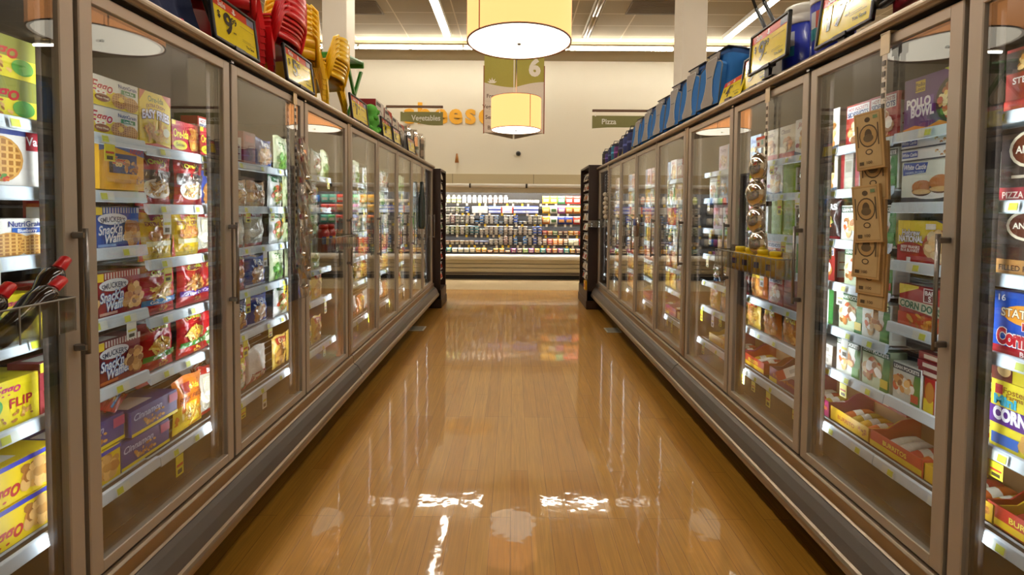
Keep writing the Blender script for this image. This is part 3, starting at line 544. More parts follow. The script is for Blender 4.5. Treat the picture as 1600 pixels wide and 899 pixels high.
SIDE = {'L': dict(s=-1, X=-1.301, rz=PI/2, nm='vegetables-sign side'), 'R': dict(s=1, X=1.392, rz=-PI/2, nm='pizza-sign side')}
COUNT = {}
def place(side, k, y, z, door, shelf, depth=.150, tilt=0, yaw=0, dz=0, extra=None):
    """a package with its front to the aisle; y is the middle of its front along the aisle"""
    s = SIDE[side]; me = build_design(k); d = DES[k]
    key = (side, door, shelf); COUNT[key] = COUNT.get(key, 0)+1
    o = bpy.data.objects.new(d['name'], me); C.objects.link(o)
    o.location = (s['X'] + s['s']*(depth+random.uniform(0, .012)), y, z+dz)
    o.rotation_euler = (tilt, 0, s['rz']+yaw)
    hs_ = HS[side]['near' if y < SPLIT[side] else 'far']; up = [h for h in hs_ if h > z+dz+.05]
    room = (min(up)-.016 if up else 2.24) - (z+dz)
    if room > .05 and d['size'][1] > room: o.scale = (1, 1, room/d['size'][1])
    tag(o, f"{d['desc']}, {extra or ORD[COUNT[key]]+' item'}, {ORD[shelf]} shelf, {ORD[door]} door, {s['nm']}", d['cat'], f"{d['cat']} stock, {s['nm']}")
    if d['kind'] == 'tray':
        n = 0
        for i in range(4):
            for q in range(1):
                b = bpy.data.objects.new('wrapped_burrito', random.choice(WRM)); C.objects.link(b)
                off = Vector((-.075+i*.05, .03, .004)); R_ = Matrix.Rotation(s['rz']+yaw, 3, 'Z')
                b.location = Vector(o.location) + R_ @ off; b.rotation_euler = (.18, 0, s['rz']+yaw+random.uniform(-.05, .05))
                n += 1
                tag(b, f"{['red','yellow','orange','cream','ochre'][WRM.index(b.data)]} wrapped burrito, {ORD[n]} in {d['desc'].split()[0]} tray, {ORD[COUNT[key]]} item, {ORD[door]} door, {s['nm'].split('-')[0]} side", 'burrito', 'wrapped burritos in open trays')
    return o

# ------------------------------------------------------------------ room shell
FL = node_floor(); CE = node_ceiling(); TI = node_tile()
mb = MB(); mb.box(-9, -5, -.1, 9, 9.68, 0, m=FL); struct('floor', mb)
mb = MB(); mb.box(-9, 9.68, -.1, 9, 12.2, 0, m=TI); struct('floor_back', mb)
CZ = 5.60
mb = MB(); mb.box(-9, -5, CZ, 9, 11.50, CZ+.05, m=CE)
struct('ceiling', mb)
mb = MB(); mb.prism([(11.50, CZ+.0), (12.02, 5.34), (12.02, 5.42), (11.50, CZ+.1)], lambda a, b, t: (t, a, b), -9, 9, m=mat('cove panel', .7, 0, hx('a39578')))
mb.box(-9, 11.36, CZ-.05, 9, 11.50, CZ+.02, m=BEIGE); struct('trim_cove', mb)
mb = MB(); mb.box(-9, 12.0, 0, 9, 12.2, CZ+.2, m=WALLM); struct('wall_back', mb)
mb = MB(); mb.box(-9.2, -5, 0, -9, 12.2, CZ+.1, m=WALLM); struct('wall_left', mb)
mb = MB(); mb.box(9, -5, 0, 9.2, 12.2, CZ+.1, m=WALLM); struct('wall_right', mb)
mb = MB(); mb.box(-9, -5.2, 0, 9, -5, CZ+.1, m=WALLM); struct('wall_front', mb)
mb = MB(); mb.box(-9, 11.80, 2.24, 9, 12.0, 2.52, m=BEIGE)
for x in range(-8, 9, 2): mb.box(x-.004+.5, 11.797, 2.24, x+.004+.5, 11.80, 2.52, m=GASK)
struct('trim_1', mb)
for sx, nm in ((-1, 'column_left'), (1, 'column_right')):
    mb = MB(); xa = 2.50; mb.box(sx*xa, 7.2, 0, sx*(xa+.37), 7.57, CZ, m=COLM, bev=.008)
    struct(nm, mb)

# ------------------------------------------------------------------ ceiling fixtures
for xi, (x, lit_) in enumerate(((-4.55, False), (-1.5, True), (1.6, False), (4.75, True))):
    for k, y0 in enumerate((-3.8, -1.35, 1.1, 3.55, 6.0, 8.45)):
        lit = lit_
        lit = lit or k in (2, 3)  # unseen sections of the unlit rows glow too, added to brighten the case tops
        row = ['far vegetables-side', 'vegetables-side', 'pizza-side', 'far pizza-side'][xi]
        t = thing('ceiling_strip_light', f"{'glowing' if lit else 'unlit'} white strip light, {row} ceiling row, {ORD[6-k]} from the dairy wall", 'ceiling light', (x, y0, CZ-.09), 0, f"strip lights of the {row} row")
        b = MB(); b.box(-.085, 0, .024, .085, 2.42, .088, m=WHITEM, bev=.006); b.box(-.085, 0, -.012, -.081, 2.42, .03, m=WHITEM); b.box(.081, 0, -.012, .085, 2.42, .03, m=WHITEM)
        obj('housing', b, t)
        for j in range(2):
            for dx in (-.034, .034):
                b = MB(); b.tube([(dx, .02+j*1.2, .0), (dx, 1.2+j*1.2, .0)],   .022, 8, m=TUBE if lit else TUBE0); obj('tube', b, t)
for k in range(7):
    x0 = -8.6 + k*2.47
    t = thing('wall_wash_light', f"bright horizontal strip light above the dairy wall, {ORD[k+1]} in its row from vegetables side", 'ceiling light', (x0, 11.28, 5.40), 0, 'row of lights above the dairy wall')
    b = MB(); b.box(0, .06, .0, 2.45, .10, .10, m=WHITEM); b.box(0, .0, .03, .03, .06, .06, m=WHITEM); b.box(2.42, 0, .03, 2.45, .06, .06, m=WHITEM); b.box(1.21, 0, .03, 1.24, .06, .06, m=WHITEM); obj('housing', b, t)
    for j in range(2):
        b = MB(); b.tube([(.04+j*1.22, .03, .02), (1.2+j*1.22, .03, .02)], .032, 8, m=TUBE2); obj('tube', b, t)
for i, (x, y, w_, d_) in enumerate(((-3.15, 9.55, 1.0, .62), (2.75, 9.45, 1.05, .62), (6.1, 9.5, 1.0, .6))):
    b = MB(); b.box(-w_/2, -d_/2, 0, w_/2, d_/2, .012, m=mat('dark return grille', .7, 0, hx('6d6250')))
    for q in range(9): b.box(-w_/2+.03, -d_/2+.05+q*.062, -.006, w_/2-.03, -d_/2+.06+q*.062, 0, m=mat('dark return grille', .7))
    o = obj('ceiling_vent', b, None, (x, y, CZ-.014)); tag(o, f"dark grey ceiling return grille, {['above vegetables side','between the lamp and pizza-side column','beyond the blue jugs'][i]}", 'ceiling vent', 'ceiling return grilles')
# ------------------------------------------------------------------ pendants
def pendant(x, y, label, seam):
    t = thing('pendant_lamp', label, 'pendant lamp', (x, y, 2.68), 0, None)
    R_, H_ = .333, .42; n = 48
    b = MB(); b.lathe([(R_, 0), (R_, H_)], n, m=SHADE, caps=False); b.lathe([(R_-.004, H_), (R_-.004, 0)], n, m=SHADE, caps=False); obj('lamp_shade', b, t)
    b = MB(); b.lathe([(R_+.002, 0), (R_+.002, .007), (R_-.006, .007), (R_-.006, 0), (R_+.002, 0)], n, m=mat('brown shade binding', .6, 0, hx('7a4a1c')), caps=False)
    for a in (seam, seam+PI):
        k = len(b.v); b.box(R_, -.004, 0, R_+.002, .004, H_, m=mat('brown shade binding', .6)); b.tm(Matrix.Rotation(a, 4, 'Z'), k)
    b.lathe([(R_+.002, H_-.007), (R_+.002, H_), (R_-.006, H_), (R_-.006, H_-.007), (R_+.002, H_-.007)], n, m=mat('brown shade binding', .6), caps=False); obj('trim_ring', b, t)
    b = MB(); b.lathe([(R_-.008, .006), (R_-.008, .014)], n, m=DIFF); obj('diffuser', b, t)
    b = MB(); b.lathe([(.0, -.012), (.011, -.010), (.013, 0), (.006, .006)], 12, m=STEEL); obj('finial', b, t)
    b = MB(); b.tube([(0, 0, .38), (0, 0, CZ-2.68)], .008, 8, m=STEEL); b.tube([(-R_, 0, .40), (0, 0, .46), (R_, 0, .40)], .004, 6, m=STEEL); b.lathe([(.06, CZ-2.68-.03), (.06, CZ-2.68)], 16, m=WHITEM); obj('cord', b, t)
pendant(.03, 3.10, 'large glowing drum pendant, the nearer and bigger of two over the aisle', -2.37)
pendant(.03, 6.40, 'glowing drum pendant hanging before the number six aisle sign', -1.01)

# ------------------------------------------------------------------ hanging aisle sign
OLIVE = hx('a39c3e'); OFFW = hx('dcd6c6')
t = thing('aisle_sign', 'folded hanging aisle sign with olive top and numeral six', 'aisle sign', (.0, 7.25, 2.79))
PAPER = mat('sign print', .6)
def sign_panel(name, p0, p1, right, label=None):
    dx, dy = p1[0]-p0[0], p1[1]-p0[1]; L_ = math.hypot(dx, dy); Hh = 1.17; nx, ny = dy/L_, -dx/L_
    P = lambda u, v, o: (p0[0]+dx*u+nx*o, p0[1]+dy*u+ny*o, v*Hh)
    b = MB(); b.prism([(0, 0), (1, 0), (1, 1), (0, 1)], lambda a, c, q: P(a, c, q), -.012, 0, OFFW, PAPER)
    if right is not None:
        wv = [(i/12, .60+.04*math.cos(PI*(i/12+(1 if right else 0)))*(-1)) for i in range(13)]
        if not right: wv = [(i/12, .64-.06*math.sin(PI*i/24)) for i in range(13)]
        else: wv = [(i/12, .58+.07*math.sin(PI*i/24)) for i in range(13)]
        b.face([P(a, c, .0004) for a, c in wv] + [P(1, 1, .0004), P(0, 1, .0004)], OLIVE, PAPER)
        if right: draw(b, P, L_, Hh, [('t', '6', .68, .84, .21, 'e8e4d4', {'w': .6, 'o': .05})], PAPER)
        else:
            for a in (-70, -38, 0, 38, 70):
                r_ = math.radians(a); l_ = .075; ux, uy = math.sin(r_)*l_*2.3, math.cos(r_)*l_; px, py = math.cos(r_)*.028, -math.sin(r_)*.012
                b.face([P(.27, .63, .003), P(.27+ux*.5-px, .63+uy*.5-py, .003), P(.27+ux, .63+uy, .003), P(.27+ux*.5+px, .63+uy*.5+py, .003)], hx('e8e4d4'), PAPER)
        items = ['Pizza', 'Dinners', 'Breakfast', 'Potatoes'] if right else ['Frozen', 'Vegetables', 'Seafood', 'Bread']
        draw(b, P, L_, Hh, [('t', s_, .5 if right else .34, .47-.135*i, .05, '6a5a48', {'w': .8}) for i, s_ in enumerate(items)] + [('r', .05, .40-.135*i, .95, .402-.135*i, 'b8b09c') for i in range(4)], PAPER)
    obj(name, b, t, label=label)
sign_panel('sign_panel', (-.45, 0), (-.008, 0), False, 'olive and white panel with flower mark')
sign_panel('sign_panel', (.008, 0), (.45, 0), True, 'olive and white panel with white six')
sign_panel('back_panel', (.45, .03), (.02, .62), None); sign_panel('back_panel', (-.02, .62), (-.45, .03), None)
b = MB(); b.box(-.462, -.005, -.01, -.448, .03, 1.0, m=mat('copper edge strip', .4, .3, hx('8a4a28'))); b.box(.448, -.005, -.01, .462, .03, 1.0, m=mat('copper edge strip', .4)); b.box(-.008, 0, 0, .008, .008, 1.17, m=WHITEM); obj('edge_trim', b, t)
b = MB()
for x in (-.4, .4): b.tube([(x, 0, 1.17), (x, 0, CZ-2.79)], .002, 6, m=STEEL)
obj('hanging_wire', b, t)

def flag_sign(text, x0, x1, y, ztop, post_x, label, flip):
    t = thing('category_sign', label, 'category sign', (x0, y, ztop), 0, None); W_ = x1-x0; H_ = .165
    b = MB(); b.box(min(0, post_x-x0), -.012, 0, max(W_, post_x-x0), .012, .03, m=mat('brown sign bar', .5, 0, hx('6a4a30')), bev=.003); obj('bar', b, t)
    b = MB(); n = 14
    low = [(W_*(1-i/n), -.05-H_+.05*(((1-i/n) if flip else i/n))**1.5*.9-.008*math.sin(PI*2*i/n)) for i in range(n+1)]
    b.prism([(0, -.05), (W_, -.05)] + low, lambda a, c, q: (a, q, c), -.006, .006, hx('837f48'), PAPER)
    k = dict(w=.9, o=.01)
    draw(b, lambda u, v, o: (u*W_, -.006-o, -.05-H_+v*H_), W_, H_, [('t', text, .60 if not flip else .28, .55, .42, 'e4e0d0', {'w': .68 if not flip else .34})], PAPER); obj('sign_panel', b, t)
    b = MB()
    for x in (.04, W_-.04): b.tube([(x, 0, .0), (x, 0, -.055)], .003, 6, m=WHITEM); b.box(x-.008, -.009, -.06, x+.008, .009, -.045, m=WHITEM)
    obj('hook', b, t)
    b = MB(); b.tube([(post_x-x0, 0, .01), (post_x-x0, 0, 2.333-ztop)], .01, 8, m=STEEL); obj('post', b, t)
flag_sign('Vegetables', -1.44, -.90, 6.1, 2.905, -1.62, 'olive green hanging board lettered vegetables on a brown bar', False)
flag_sign('Pizza', 1.02, 1.80, 6.25, 2.905, 1.84, 'olive green hanging board lettered pizza on a brown bar', True)

# ------------------------------------------------------------------ letters on the back wall
for i, (ch, px) in enumerate((('c', 637), ('h', 662), ('e', 688), ('e', 711), ('s', 734), ('e', 757))):
    vs, fs, wd = text2d(ch, .035)
    b = MB(); sc = .70*1.0; k = .72
    top = [(x*sc, -.022, (y+.36)*sc) for x, y in vs]
    b.mesh_(top, fs, m=GOLDP); b.mesh_([(x, 0, z) for x, _, z in top], [f[::-1] for f in fs], m=GOLDP)
    ed = {}
    for f in fs:
        for q in range(len(f)): e = (f[q], f[(q+1) % len(f)]); ed[e] = 1
    nb = len(top)
    sv = [(x, -.022, z) for x, _, z in top] + [(x, 0, z) for x, _, z in top]; sf_ = [(c_, a_, a_+nb, c_+nb) for (a_, c_) in ed if (c_, a_) not in ed]
    b.mesh_(sv, sf_, m=GOLDP)
    o = obj('wall_letter', b, None, ((px-801)*12.0/745, 11.998, 3.80)); tag(o, f"yellow wall letter {ch}, {ORD[i+1]} letter of the word cheese", 'wall letter', 'yellow cheese lettering')
# small wall fittings
b = MB(); b.lathe([(.07, 0), (.07, .02)], 16, m=WHITEM); b.lathe([(.055, -.05), (.06, -.02), (.06, 0)], 16, m=BLACK); b.lathe([(.0, -.10), (.035, -.085), (.05, -.05)], 16, m=BLACK)
b.tm(Matrix.Rotation(-PI/2, 4, 'X')); o = obj('security_camera', b, None, (.12, 11.99, 3.05)); o.rotation_euler = (0, 0, 0); tag(o, 'small black dome security camera on the cream back wall', 'security camera')
b = MB(); b.tube([(0, 0, 0), (0, -.08, .0), (0, -.16, .05)], .015, 8, m=mat('copper pipe', .4, .6, hx('a8713c'))); b.tube([(0, -.14, .1), (0, -.16, -.12)], [.02, .05], 10, m=mat('copper pipe', .4)); o = obj('alarm_horn', b, None, (-1.40, 11.99, 2.92)); tag(o, 'small tan alarm horn on the cream back wall', 'alarm')

# ------------------------------------------------------------------ freezer cases
PITCH_D, MID, AI = .775, .0561, .0548
ZT, ZB = 2.229, .473
HS = {'L': {'near': [1.855, 1.655, 1.452, 1.205, .957, .610], 'far': [1.842, 1.610, 1.388, 1.158, .932, .603]},
      'R': {'near': [1.916, 1.640, 1.412, 1.162, .862, .605], 'far': [1.909, 1.708, 1.474, 1.272, 1.062, .858, .605]}}
SPLIT = {'L': 1.86, 'R': 1.925}
GRILLE = mat('black kick grille', .6, 0, hx('0e0b0a'))
LAMPB = {}
TAGC = [hx('e8dc30'), hx('e8dc30'), hx('f0e860'), hx('f2f2ea'), hx('4c9c44'), hx('6a5aa8')]
def make_case(side, y0, ndoors, first_door, label, tags=True):
    s = SIDE[side]; sg = s['s']; X = abs(s['X']); y1 = y0 + ndoors*PITCH_D + MID
    t = thing('freezer_case', label, 'freezer case', (0, 0, 0), 0, 'glass door freezer cases along the aisle')
    xx = lambda a: sg*(X+a)
    # body: liner, top, base
    b = MB()
    b.box(xx(.12), y0, .40, xx(.92), y1, .44, m=INNER); b.box(xx(.88), y0, .40, xx(.92), y1, 2.31, m=INNER); b.box(xx(.03), y0, 2.27, xx(.92), y1, 2.31, m=PANEL)
    b.box(xx(.02), y0, .44, xx(.88), y0+.02, 2.27, m=INNER); b.box(xx(.02), y1-.02, .44, xx(.88), y1, 2.27, m=INNER)
    b.box(xx(.10), y0, .0, xx(.9), y1, .40, m=GRILLE)
    for q in (ZT+.045, ): b.box(xx(.03), y0, q, xx(.10), y1, q+.02, m=GASK)
    obj('body', b, t)
    # base: sill, slanted apron, bumper
    b = MB()
    fn = lambda a, c, q: (xx(a), q, c)
    b.prism([(.03, .432), (-.012, .428), (-.020, .418), (-.020, .368), (-.03, .360), (.02, .355), (.12, .36), (.12, .44), (.03, .445)], fn, y0+.004, y1-.004, m=METAL)
    obj('sill', b, t, bevel=.002)
    b = MB(); b.prism([(-.030, .357), (-.052, .345), (-.075, .31), (-.092, .268), (.1, .262), (.1, .357)], fn, y0+.004, y1-.004, m=PANEL); obj('apron_panel', b, t, bevel=.004)
    b = MB(); pf = [(-.088, .268)] + [(-.075-.032*math.sin(a), .235+.034*math.cos(a)) for a in [i*PI/8 for i in range(1, 8)]] + [(-.06, .195), (-.03, .165), (.02, .15), (.1, .15), (.1, .268)]
    b.prism(pf, fn, y0+.002, y1-.002, m=METAL, smooth=False); obj('bumper', b, t)
    # top rail: a half-round nose
    b = MB(); pf = [(.02, 2.287)] + [(-.012-.022*math.sin(a), 2.308-.022*math.cos(a)) for a in [i*PI/8 for i in range(0, 9)]] + [(.06, 2.332), (.10, 2.318), (.10, 2.287)]
    b.prism(pf, fn, y0+.002, y1-.002, m=METAL); obj('top_rail', b, t)
    # mullions with lamps behind them
    for k in range(ndoors+1):
        yc = y0+k*PITCH_D + (0 if k == 0 else 0)
        hw = .03
        a0, a1 = yc-hw, yc+hw
        if k == 0: a0 = yc
        if k == ndoors: a0, a1 = y1-MID-.03, y1
        b = MB(); b.box(xx(.030), a0, .44, xx(.098), a1, 2.27, m=GASK, bev=.003)
        if k == ndoors: b.box(xx(-.001), y1-MID+.006, .43, xx(.03), y1, 2.285, m=METAL, bev=.004)
        mu = obj('mullion', b, t)
        b = MB(); ym = (a0+a1)/2
        for lat in (-1, 1): b.box(xx(.060), ym+lat*(a1-a0)/2, .50, xx(.072), ym+lat*((a1-a0)/2+.004), 2.22, m=GASK)
        lt = obj('lamp_tube', b, mu)
        for lat in (-1, 1):
            if (k == 0 and lat < 0) or (k == ndoors and lat > 0): continue
            ld = bpy.data.lights.new('freezer_lamp', 'AREA'); ld.shape = 'RECTANGLE'; ld.size = .014; ld.size_y = 1.72; ld.energy = E_LED*(.5 if (k == 2 and lat < 0 and y0 < 1) else 1); ld.color = (.90, .96, 1.0)
            lo = bpy.data.objects.new('freezer_lamp', ld); C.objects.link(lo); lo.parent = lt
            n_ = Vector((sg*.92, lat*.39, 0)).normalized(); zx = Vector((0, 0, 1)); xv = zx.cross(-n_).normalized()
            M_ = Matrix((( xv.x, zx.x, -n_.x, xx(.074)), (xv.y, zx.y, -n_.y, ym+lat*((a1-a0)/2+.008)), (xv.z, zx.z, -n_.z, 1.36), (0, 0, 0, 1)))
            lo.matrix_local = M_
    # doors
    for k in range(ndoors):
        a0 = y0+k*PITCH_D+.008; a1 = y0+(k+1)*PITCH_D-.008; o0 = a0+.047; o1 = a1-.047; zb, zt = ZB-.041, ZT+.041
        b = MB(); th = .028
        b.box(xx(0), a0, zb, xx(th), o0, zt, m=FRAME, bev=.003); b.box(xx(0), o1, zb, xx(th), a1, zt, m=FRAME, bev=.003)
        b.box(xx(0), o0-.004, zb, xx(th), o1+.004, ZB, m=FRAME, bev=.003); b.box(xx(0), o0-.004, ZT, xx(th), o1+.004, zt, m=FRAME, bev=.003)
        b.box(xx(th-.004), o0-.02, ZB-.02, xx(th+.008), o0+.006, ZT+.02, m=GASK); b.box(xx(th-.004), o1-.006, ZB-.02, xx(th+.008), o1+.02, ZT+.02, m=GASK)
        dr = obj('door', b, t)
        b = MB(); b.box(xx(.010), o0-.002, ZB-.002, xx(.022), o1+.002, ZT+.002, m=GLASS); obj('glass', b, dr)
        hy = a1-.018 if side == 'L' else a0+.018
        b = MB(); sp = [xx(-.034), hy]
        b.tube([(xx(-.036), hy, 1.165), (xx(-.038), hy, 1.35), (xx(-.036), hy, 1.54)], [.0075, .006, .0075], 10, m=mat('worn grey handle', .3, .9, hx('8a8683')))
        for z in (1.185, 1.52): b.box(xx(-.040), hy-.009, z-.010, xx(.0), hy+.009, z+.010, m=mat('worn grey handle', .3), bev=.003)
        obj('handle', b, dr)
        b = MB(); b.box(xx(-.004), a0-.008, zt+.003, xx(.02), a0+.012, zt+.012, m=STEEL); obj('hinge', b, dr)
    # shelves
    depth_out = .13
    segs = []
    sp = SPLIT[side]
    if y0 < sp < y1: segs = [(y0+.03, sp-.002, 'near'), (sp+.002, y1-.03, 'far')]
    else: segs = [(y0+.03, y1-.03, 'far')]
    n_tag = 0
    for (a, c, nm) in segs:
        hs = HS[side][nm]
        for j, z in enumerate(hs):
            last = j == len(hs)-1
            ex = -.035 if last else 0
            b = MB(); x0 = xx(depth_out+ex+.012); x1 = xx(.80)
            b.box(x0, a, z-.012, x1, c, z-.006, m=WIRE if not last else INNER)
            n = 9
            for q in range(n): b.box(xx(depth_out+.02+q*.08), a, z-.006, xx(depth_out+.026+q*.08), c, z-.001, m=WIRE)
            sh = obj('shelf', b, t)
            b = MB(); b.prism([(depth_out+ex+.004, z+.008), (depth_out+ex, z+.006), (depth_out+ex-.006, z-.030), (depth_out+ex-.002, z-.034), (depth_out+ex+.01, z-.02), (depth_out+ex+.014, z+.008)], fn, a, c, m=RAILW); obj('price_rail', b, sh)
            # price tags on the rail
            b = MB(); yy = max(a, .9)+.09; g = MB()
            while yy < c-.06:
                col = TAGC[random.choice((0, 0, 1, 2, 3))]
                xo = depth_out+ex-.0075
                b.face([(xx(xo+.0012), yy-.03, z+.002), (xx(xo+.0012), yy+.03, z+.002), (xx(xo-.004), yy+.03, z-.028), (xx(xo-.004), yy-.03, z-.028)], hx('dfe6e0'), CARD)
                b.face([(xx(xo-.0005), yy-.026, z-.002), (xx(xo-.0005), yy+.0, z-.002), (xx(xo-.005), yy+.0, z-.024), (xx(xo-.005), yy-.026, z-.024)], hx('c8d040'), CARD)
                if random.random() < .42 and n_tag < 95 and tags:
                    g = MB(); zt_ = z-.03; hh = random.choice((.05, .06, .085)); tx = xo-.006
                    g.prism([(-.022, 0), (.022, 0), (.022, -hh), (-.022, -hh)], lambda p, q, r, yy=yy, zt_=zt_, tx=tx: (xx(tx+r), yy+p, zt_+q), 0, .001, col, CARD)
                    fx = tx-.0006
                    g.face([(xx(fx), yy-.018, zt_-hh*.55), (xx(fx), yy+.018, zt_-hh*.55), (xx(fx), yy+.018, zt_-hh*.42), (xx(fx), yy-.018, zt_-hh*.42)], hx('c83828') if col[2] < .4 else hx('e8dc30'), CARD)
                    g.face([(xx(fx), yy-.014, zt_-hh*.9), (xx(fx), yy+.012, zt_-hh*.9), (xx(fx), yy+.012, zt_-hh*.68), (xx(fx), yy-.014, zt_-hh*.68)], hx('484020'), CARD)
                    obj('price_tag', g, sh); n_tag += 1
                yy += random.choice((.13, .17, .21, .26))
            if b.f: obj('rail_labels', b, sh)
    return t
YL, YR = 1.433, 1.495
caseL0 = YL - 2*PITCH_D; caseR0 = YR - 2*PITCH_D
caseL1 = YL + 3*PITCH_D + MID; caseR1 = YR + 3*PITCH_D + MID
make_case('L', caseL0, 5, 0, 'nearer glass door freezer case on the vegetables-sign side, holding waffles and potatoes')
make_case('R', caseR0, 5, 0, 'nearer glass door freezer case on the pizza-sign side, holding sandwiches and corn dogs')
make_case('L', caseL1, 5, 4, 'farther glass door freezer case on the vegetables-sign side, beyond the green folding table')
make_case('R', caseR1, 5, 4, 'farther glass door freezer case on the pizza-sign side, beneath the blue cooler bags')

# ------------------------------------------------------------------ stock
def door_of(side, y):
    Y0 = YL if side == 'L' else YR
    if y < Y0 + 3*PITCH_D: return int((y-Y0)//PITCH_D)+2
    return int((y-Y0-MID)//PITCH_D)+2
def run(side, z, shelf, y0, items, gap=.006, reach=1e9):
    """items: key or (key, opts) set out away from the camera from y0; 'gap:.1' leaves room"""
    y = y0
    for it in items:
        if isinstance(it, float): y += it; continue
        k, o = (it, {}) if isinstance(it, str) else (it[0], dict(it[1]))
        w_ = DES[k]['size'][0]; yc = y+w_/2
        st = o.pop('stack', 1); lie = o.pop('lie', 0); dz = 0
        for q in range(st):
            d_ = door_of(side, yc)
            if lie:
                ob = place(side, k, yc, z+.002, max(d_, 1), shelf, **o)
                T = DES[k]['size'][2]; ob.rotation_euler = (-PI/2+lie, 0, SIDE[side]['rz']); hgt = DES[k]['size'][1]
                s_ = SIDE[side]; ob.location = (s_['X']+s_['s']*(.15), yc, z+.004+T*(q+1)+.0); dz += T
            else: place(side, k, yc, z+.001+dz, max(d_, 1), shelf, **o); dz += DES[k]['size'][1]+.001
        y += w_+gap
    return y
def fill(side, z, shelf, y, y1, keys):
    i = 0
    while y + DES[keys[i % len(keys)]]['size'][0] < y1:
        y = run(side, z, shelf, y, [keys[i % len(keys)]]); i += 1
NL, FLs, NR, FR = HS['L']['near'], HS['L']['far'], HS['R']['near'], HS['R']['far']
# vegetables side, first door and near half of second
run('L', NL[0], 1, 1.245, [('eggor', {'stack': 2})])
run('L', NL[1], 2, 1.275, ['wafv']); run('L', NL[2], 3, 1.245, ['nutri2'])
run('L', NL[3], 4, 1.26, ['minis']); run('L', NL[4], 5, 1.26, ['minis']); run('L', NL[5], 6, 1.02, [('eggoyel', {'stack': 2}), ('eggoyel', {'stack': 2})])
run('L', NL[0], 1, 1.642, [('nutri', {'stack': 2})])
run('L', NL[1], 2, 1.645, ['eggocer'])
place('L', 'eggotray', 1.748, NL[1]+.012, 2, 2, depth=.128)
run('L', NL[2], 3, 1.495, ['hotp', 'smb'])
run('L', NL[3], 4, 1.45, ['smr', 'smr']); run('L', NL[4], 5, 1.45, ['smm', 'smm'])
run('L', NL[5], 6, 1.50, [('eggoyel', {}), ('french', {})])
run('L', NL[5]+.125, 6, 1.52, ['french']); run('L', NL[5]+.105, 6, 1.80, ['french'])
run('L', FLs[0], 1, 1.868, ['easy', 'orebox', 'orebox'])
run('L', FLs[1], 2, 1.862, ['hash', 'hash'])
run('L', FLs[2], 3, 1.864, ['tots', 'tots'])
run('L', FLs[3], 4, 1.862, ['friesb', 'friesp'])
run('L', FLs[4], 5, 1.862, ['friesg', 'friesg'])
run('L', FLs[5], 6, 2.04, ['orang'])
for q, (yy, zz, k) in enumerate(((1.82, .27, 'friesb'), (1.98, .29, 'friesb'), (2.06, .33, 'friesb'))):
    o = place('L', k, yy, FLs[5]+zz, 2, 6, depth=.19); o.rotation_euler = (-1.15, .1*q, SIDE['L']['rz']+.5-.3*q)
# third and fourth doors, vegetables side
fill('L', FLs[0], 1, run('L', FLs[0], 1, 2.22, ['hotp', 'brownb', 'darkred', 'blueb', .02, 'greenb', 'white', 'greenb', 'vegw', 'greenb', 'greenb']), 3.70, ['greenb', 'white', 'vegw'])
fill('L', FLs[1], 2, run('L', FLs[1], 2, 2.22, [('blueb', {}), ('brownb', {}), ('brownb', {}), .02, 'vegw', 'greenb', 'vegw', 'vegw']), 3.70, ['vegw', 'greenb', 'vegw'])
run('L', FLs[1]+.13, 2, 2.24, [('brownb', {'depth': .2}), ('brownb', {'depth': .2})])
fill('L', FLs[2], 3, run('L', FLs[2], 3, 2.22, ['redwht', 'redwht', 'redwht', .04, 'vegw', 'greenb', 'vegw', 'greenb']), 3.70, ['vegw', 'greenb', 'yelmix'])
fill('L', FLs[3], 4, run('L', FLs[3], 4, 2.22, ['friesp', 'friesp', 'blueb', .03, 'greenb', 'greenb', 'vegw', 'greenb']), 3.70, ['greenb', 'vegw', 'blueb'])
run('L', FLs[3]+.1, 4, 2.63, [('blueb', {'depth': .2})])
fill('L', FLs[4], 5, run('L', FLs[4], 5, 2.22, ['omega', 'blueb', 'blueb', .04, 'vegw', 'yelmix', 'vegw', 'yelmix']), 3.70, ['yelmix', 'vegw', 'greenb'])
run('L', FLs[4]+.1, 5, 2.43, [('blueb', {'depth': .2}), ('blueb', {'depth': .2})])
fill('L', FLs[5], 6, run('L', FLs[5], 6, 2.22, ['redwht', 'omega', 'whitb', .05, 'yelmix', 'yelmix', 'vegw', 'yelmix']), 3.70, ['yelmix', 'vegw', 'yelmix'])
for q, (yy, zz) in enumerate(((2.36, .22), (2.55, .20), (2.72, .18))):
    o = place('L', 'whitb', yy, FLs[5]+zz, 3, 6, depth=.24); o.rotation_euler = (-.8+.2*q, .15*(q-1), SIDE['L']['rz']+.2*(1-q))
# pizza side
def upto(z, shelf, y1, items, **k):
    run('R', z, shelf, y1-sum(DES[i if isinstance(i, str) else i[0]]['size'][0]+.006 for i in items), items)
E1 = 1.530
upto(NR[0], 1, E1, ['steak']); upto(NR[1], 2, E1, ['pretz2', 'pretz']); upto(NR[2], 3, E1, ['pretz', 'pretz2'])
upto(NR[3], 4, E1, ['statef']); upto(NR[4], 5, E1, ['foster']); upto(NR[4]+.216, 5, E1, ['bun'])
upto(NR[5], 6, E1, ['trayr'])
E2 = 1.921
upto(NR[0], 1, E2, ['pollo']); upto(NR[1], 2, E2, ['hotg', 'wc']); upto(NR[1]+.166, 2, E2, [('wcthin', {'stack': 2})])
upto(NR[2], 3, E2, ['hebrew']); upto(NR[3], 4, E2-.02, ['cornr'])
run('R', NR[4], 5, 1.56, ['cornb']); run('R', NR[4], 5, 1.78, ['lean3'])
run('R', NR[4]+.131, 5, 1.56, [('meatr', {'stack': 3})])
upto(NR[5], 6, 2.03, ['trayy', 'trayr'])
run('R', FR[0], 1, 1.935, ['hotp', 'hotp']); run('R', FR[1], 2, 1.935, ['lean1', 'hotg', 'hotg'])
